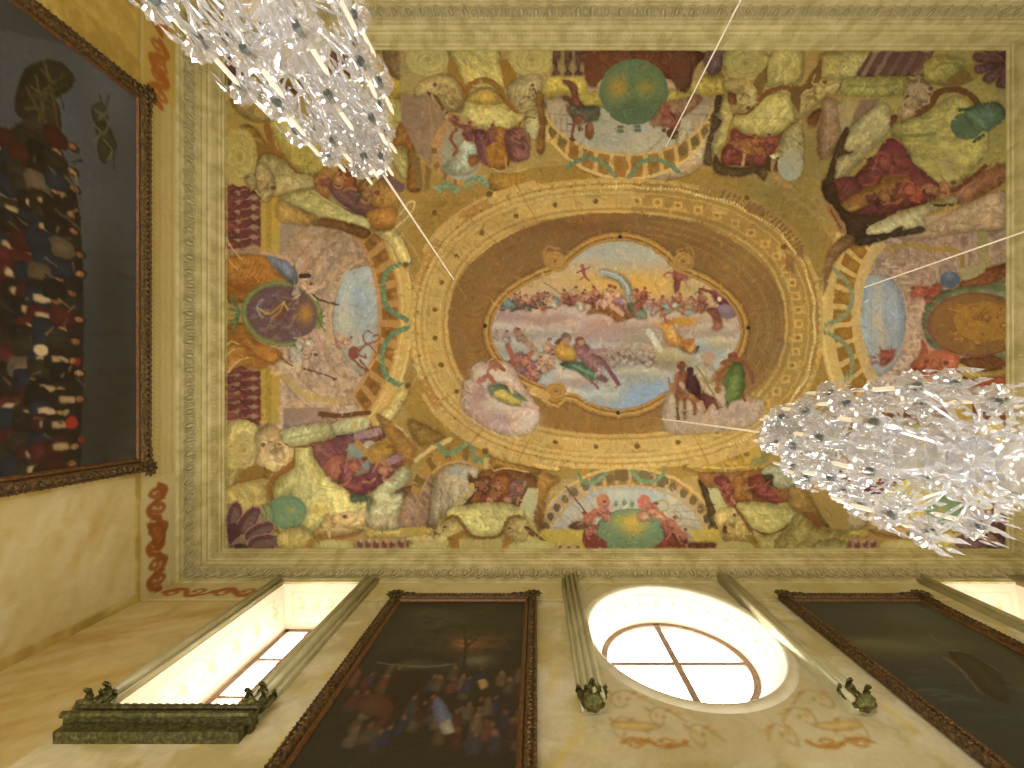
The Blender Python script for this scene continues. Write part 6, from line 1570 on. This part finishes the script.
def paint_rightward():
    c, LW, LH = dark_canvas(81)
    def U(px, py):
        z = 2.49 * 450 / (py - 402); x = (px - 536) * z / 450
        return (x - 3.13 - .14, z - (5.82 - 3.3 + .14))
    P = lambda L: [U(px, py) for px, py in L]
    c.poly(P([(790, 596), (940, 596), (1100, 720), (940, 720)]), '38392f')
    for px, py, rx, ry, col, a in ((830, 610, .4, .3, '3a3f3e', .9), (900, 612, .5, .3, '3c4244', .8), (900, 645, .6, .16, '50523c', .9), (870, 640, .4, .12, '5a5c42', .9), (940, 640, .4, .14, '44463a', .9), (930, 690, .6, .4, '2a2f34', .98), (890, 665, .4, .14, '2c3236', .95), (970, 660, .4, .2, '303236', .9)):
        q = U(px, py); c.glow(q[0], q[1], rx, ry, col, a)
    c.poly(P([(862, 655), (900, 658), (945, 664), (1000, 668), (1080, 760), (940, 760)]), '2c3234', .85)
    for i in range(44):
        R = random.Random(i + 600); q = U(R.uniform(880, 1000), R.uniform(668, 730))
        c.line([(q[0] - .12, q[1]), (q[0], q[1] + .02), (q[0] + .12, q[1] - .01)], .02, R.choice(('3c464a', '242a2e', '46504e', '1e2226')), .7)
    for q in ([(950, 652), (965, 660), (985, 672)], [(945, 655), (962, 668), (980, 690)], [(955, 648), (975, 655), (1000, 668)], [(930, 632), (940, 640), (955, 643)]):
        c.line(P(q), .05, '564a3c', .9, taper=.5)
    c.blob(P([(948, 650), (970, 652), (1000, 672), (1010, 700), (985, 690), (965, 668)]), '2a261c')
    return c.finish(.07, .03, 4, .07)


framed_painting('tall dark painting of figures under a dusky glow, hanging left of the oval window', 'painting', 1.86, 3.3, .14, paint_middle,
                ((-.92, YF - .015, E + 5.82 - 1.65), 0), group='upright paintings between the windows')
framed_painting('tall dark painting of a stormy sea and rocks, hanging right of the oval window', 'painting', 1.86, 3.3, .14, paint_rightward,
                ((4.06, YF - .015, E + 5.82 - 1.65), 0), group='upright paintings between the windows')


# ------------------------------------------------------------------ chandeliers
def drop_string(mb, a, b_, sag, n, r, R):
    for i in range(n):
        t = (i + .5) / n
        p = Vector(a) * (1 - t) + Vector(b_) * t; p.z -= sag * 4 * t * (1 - t)
        mb.gem(p, r * R.uniform(.8, 1.2), r * R.uniform(1.8, 2.6), 5, R.random() * 3, Matrix.Rotation(R.uniform(-.6, .6), 3, 'X'))


def make_chandelier():
    R = random.Random(77)
    root = empty('chandelier', (0, 0, 0))
    # central column of blown glass balusters
    mb = MB()
    z = 0.0
    prof = [(.006, 0)]
    for k in range(7):
        s = 1.0 + .12 * k
        for r_, dz in ((.012, -.02), (.03, -.035), (.042 * s, -.06), (.03, -.09), (.014, -.11), (.05 * s, -.125), (.016, -.14), (.022, -.165), (.012, -.19)):
            prof.append((r_, z + dz))
        z -= .20
    prof += [(.05, z - .02), (.075, z - .06), (.075, z - .09), (.05, z - .13), (.01, z - .15), (0.001, z - .155)]
    mb.lathe(prof, 14); mb.build('glass_column', M['crystal'], root, True)
    # crown at the top
    cr = MB(); cr.lathe([(.012, -.02), (.045, -.035), (.06, -.02), (.066, -.01)], 16, (0, 0, 0), .06)
    for k in range(10):
        a = 2 * PI * k / 10
        cr.tube([(.01 * math.cos(a), .01 * math.sin(a), -.02), (.05 * math.cos(a), .05 * math.sin(a), .015), (.085 * math.cos(a), .085 * math.sin(a), -.03), (.08 * math.cos(a), .08 * math.sin(a), -.06)], [.004, .006, .005, .003], 5)
        for j in range(3):
            cr.gem((.08 * math.cos(a), .08 * math.sin(a), -.075 - j * .035), .012, .034, 5, R.random() * 3)
    cr.build('crown', M['crystal'], root)
    # dishes with pendants along the column
    for (zz, rr, n) in ((-.16, .06, 10), (-.44, .09, 12), (-.78, .11, 14), (-1.12, .12, 16)):
        d = MB(); d.lathe([(.015, zz + .0), (rr * .6, zz - .008), (rr, zz + .012), (rr * 1.02, zz + .02), (rr * .95, zz + .01)], 24, (0, 0, 0), .05)
        for k in range(n):
            a = 2 * PI * k / n
            for j in range(2):
                d.gem((rr * math.cos(a), rr * math.sin(a), zz - .03 - j * .045), .013, .045, 6, R.random() * 3)
        d.build('glass_dish', M['crystal'], root)
    tiers = [(-.20, .095, 5, .3), (-.36, .155, 7, .1), (-.56, .20, 8, .5), (-.80, .225, 9, .2), (-1.06, .24, 10, .0)]
    # shared meshes for the pieces repeated on every arm
    bb = MB(); bb.lathe([(.008, -.012), (.022, -.012), (.030, -.004), (.046, .002), (.052, .010), (.047, .006), (.03, .002), (.012, .0), (.012, .022), (.015, .03)], 24, (0, 0, 0), .07)
    pd = MB()
    for k in range(8):
        a = 2 * PI * k / 8 + .2
        r0 = .046
        pd.gem((r0 * math.cos(a), r0 * math.sin(a), -.012), .006, .018, 5, a)
        pd.gem((r0 * math.cos(a), r0 * math.sin(a), -.050), .009, .066, 6, a + PI / 2)
    pd.gem((0, 0, -.05), .016, .08, 6)
    cn = MB(); cn.lathe([(.0078, .022), (.0078, .145), (.005, .158), (.002, .164), (.0005, .172)], 10)
    cu = MB(); cu.lathe([(.001, -.022), (.012, -.020), (.016, -.010), (.012, .002), (.012, .020)], 10)
    meshes = {}
    tips = []
    first = True
    for (zz, rr, n, ph) in tiers:
        for k in range(n):
            a = 2 * PI * (k + ph) / n + R.uniform(-.05, .05)
            rad = rr * R.uniform(.93, 1.05); lift = R.uniform(-.01, .02)
            ca, sa = math.cos(a), math.sin(a)
            am = MB(); pts = []
            for i in range(13):
                t = i / 12
                rr_ = .02 + (rad - .02) * t ** .9
                pts.append((rr_ * ca, rr_ * sa, zz - .01 - .075 * math.sin(t * PI * .92) + (.035 + lift) * t * t))
            am.tube(pts, [.0065 + .002 * math.sin(i * 1.9) for i in range(13)], 6)
            for i in range(2, 12, 2):      # crystal spangles threaded along the arm
                p = pts[i]
                am.gem((p[0] + R.uniform(-.012, .012), p[1] + R.uniform(-.012, .012), p[2] - .022 - R.random() * .012), .009, .052, 5, R.random() * 3, Matrix.Rotation(R.uniform(-.25, .25), 3, 'Y'))
            # a curling leaf scroll on top of each arm
            am.tube([(pts[5][0], pts[5][1], pts[5][2]), (pts[7][0], pts[7][1], pts[7][2] + .035), (pts[9][0], pts[9][1], pts[9][2] + .05), (pts[10][0], pts[10][1], pts[10][2] + .035), (pts[9][0], pts[9][1], pts[9][2] + .025)], [.004, .005, .004, .003, .003], 5)
            arm = am.build('arm', M['crystal'], root)
            tip = pts[-1]
            tips.append(tip)
            for nm, src, mat, dz in (('bobeche', bb, 'crystal', .012), ('crystal_pendants', pd, 'crystal', .012), ('candle', cn, 'candle', .012), ('candle_cup', cu, 'pewter', .010)):
                if nm not in meshes:
                    o = src.build(nm, M[mat], arm); meshes[nm] = o.data
                else:
                    o = bpy.data.objects.new(nm, meshes[nm]); C.objects.link(o); o.parent = arm
                o.location = (tip[0], tip[1], tip[2] + dz); o.rotation_euler = (R.uniform(-.06, .06), R.uniform(-.06, .06), R.random() * 3)
    # swags of crystals from tier to tier
    i0 = 0
    allow = [t[2] for t in tiers]
    sw = MB(); idx = 0; prev = None
    for (zz, rr, n, ph) in tiers:
        cur = tips[idx:idx + n]; idx += n
        for k in range(n):
            drop_string(sw, cur[k], cur[(k + 1) % n], .05, 6, .006, R)
            drop_string(sw, cur[k], (cur[k][0] * .15, cur[k][1] * .15, zz + .13), .03, 4, .006, R)
            if prev:
                q = min(prev, key=lambda t: (t[0] - cur[k][0]) ** 2 + (t[1] - cur[k][1]) ** 2)
                drop_string(sw, cur[k], q, .02, 4, .006, R)
        prev = cur
    sw.build('crystal_swags', M['crystal'], root)['kind'] = 'stuff'
    # bigger pear drops and stars fixed among the arms
    pr = MB()
    for i in range(70):
        t = R.random(); zz = -.1 - 1.2 * t; rmax = .05 + .19 * min(1, t * 1.7)
        a = R.random() * 2 * PI; rr = rmax * R.uniform(.35, 1.0)
        pr.gem((rr * math.cos(a), rr * math.sin(a), zz), R.uniform(.009, .016), R.uniform(.07, .13), 6, R.random() * 3, Matrix.Rotation(R.uniform(-.15, .15), 3, 'X'))
    p_ = pr.build('pear_drops', M['crystal'], root); p_['kind'] = 'stuff'
    cd = MB(); cd.tube([(0, 0, -.02), (0, 0, 2.08)], .0062, 8); cd.build('suspension_cord', M['cord'], root)
    cd = MB(); cd.tube([(0, 0, 0), (0, 0, 1.0)], .0022, 6); w_ = cd.build('steel_wire', M['wire'], root); w_.location = (0, 0, 2.06)
    hk = MB(); hk.lathe([(.0, .02), (.028, .0), (.03, -.012), (.012, -.02), (.006, -.05), (.001, -.055)], 14); hk.build('ceiling_hook', M['iron'], root)
    return root


def place_chandelier(root, px, py, ztop, rz):
    x, y = px2ceil(px, py)
    root.location = (x, y, E + ztop); root.rotation_euler = (0, 0, rz)
    for ch in root.children:
        if ch.name.startswith('steel_wire'): ch.scale = (1, 1, 6.94 - ztop - 2.06 - .03)
        if ch.name.startswith('ceiling_hook'): ch.location = (0, 0, 6.94 - ztop - .005)


def copy_tree(o, parent=None):
    c_ = o.copy(); C.objects.link(c_)
    if parent: c_.parent = parent
    for ch in o.children: copy_tree(ch, c_)
    return c_


G = 'crystal chandeliers on four cords from the oval fresco'
ch1 = make_chandelier()
ch2, ch3, ch4 = copy_tree(ch1), copy_tree(ch1), copy_tree(ch1)
bpy.context.view_layer.update()
place_chandelier(ch1, 485, 326, 2.23, .2); place_chandelier(ch2, 618, 413, 2.43, 1.1)
place_chandelier(ch3, 620, 237, 2.40, 2.0); place_chandelier(ch4, 748, 328, 2.40, 2.9)
tag(ch1, 'crystal chandelier with white candles at the upper left, hanging beside the left cornice', 'chandelier', G)
tag(ch2, 'crystal chandelier at the lower right, hanging before the right medallion', 'chandelier', G)
tag(ch3, 'chandelier beyond the top edge, only its cord seen crossing the green globe', 'chandelier', G)
tag(ch4, 'chandelier beyond the right edge, only its cord seen crossing the blue oculus', 'chandelier', G)
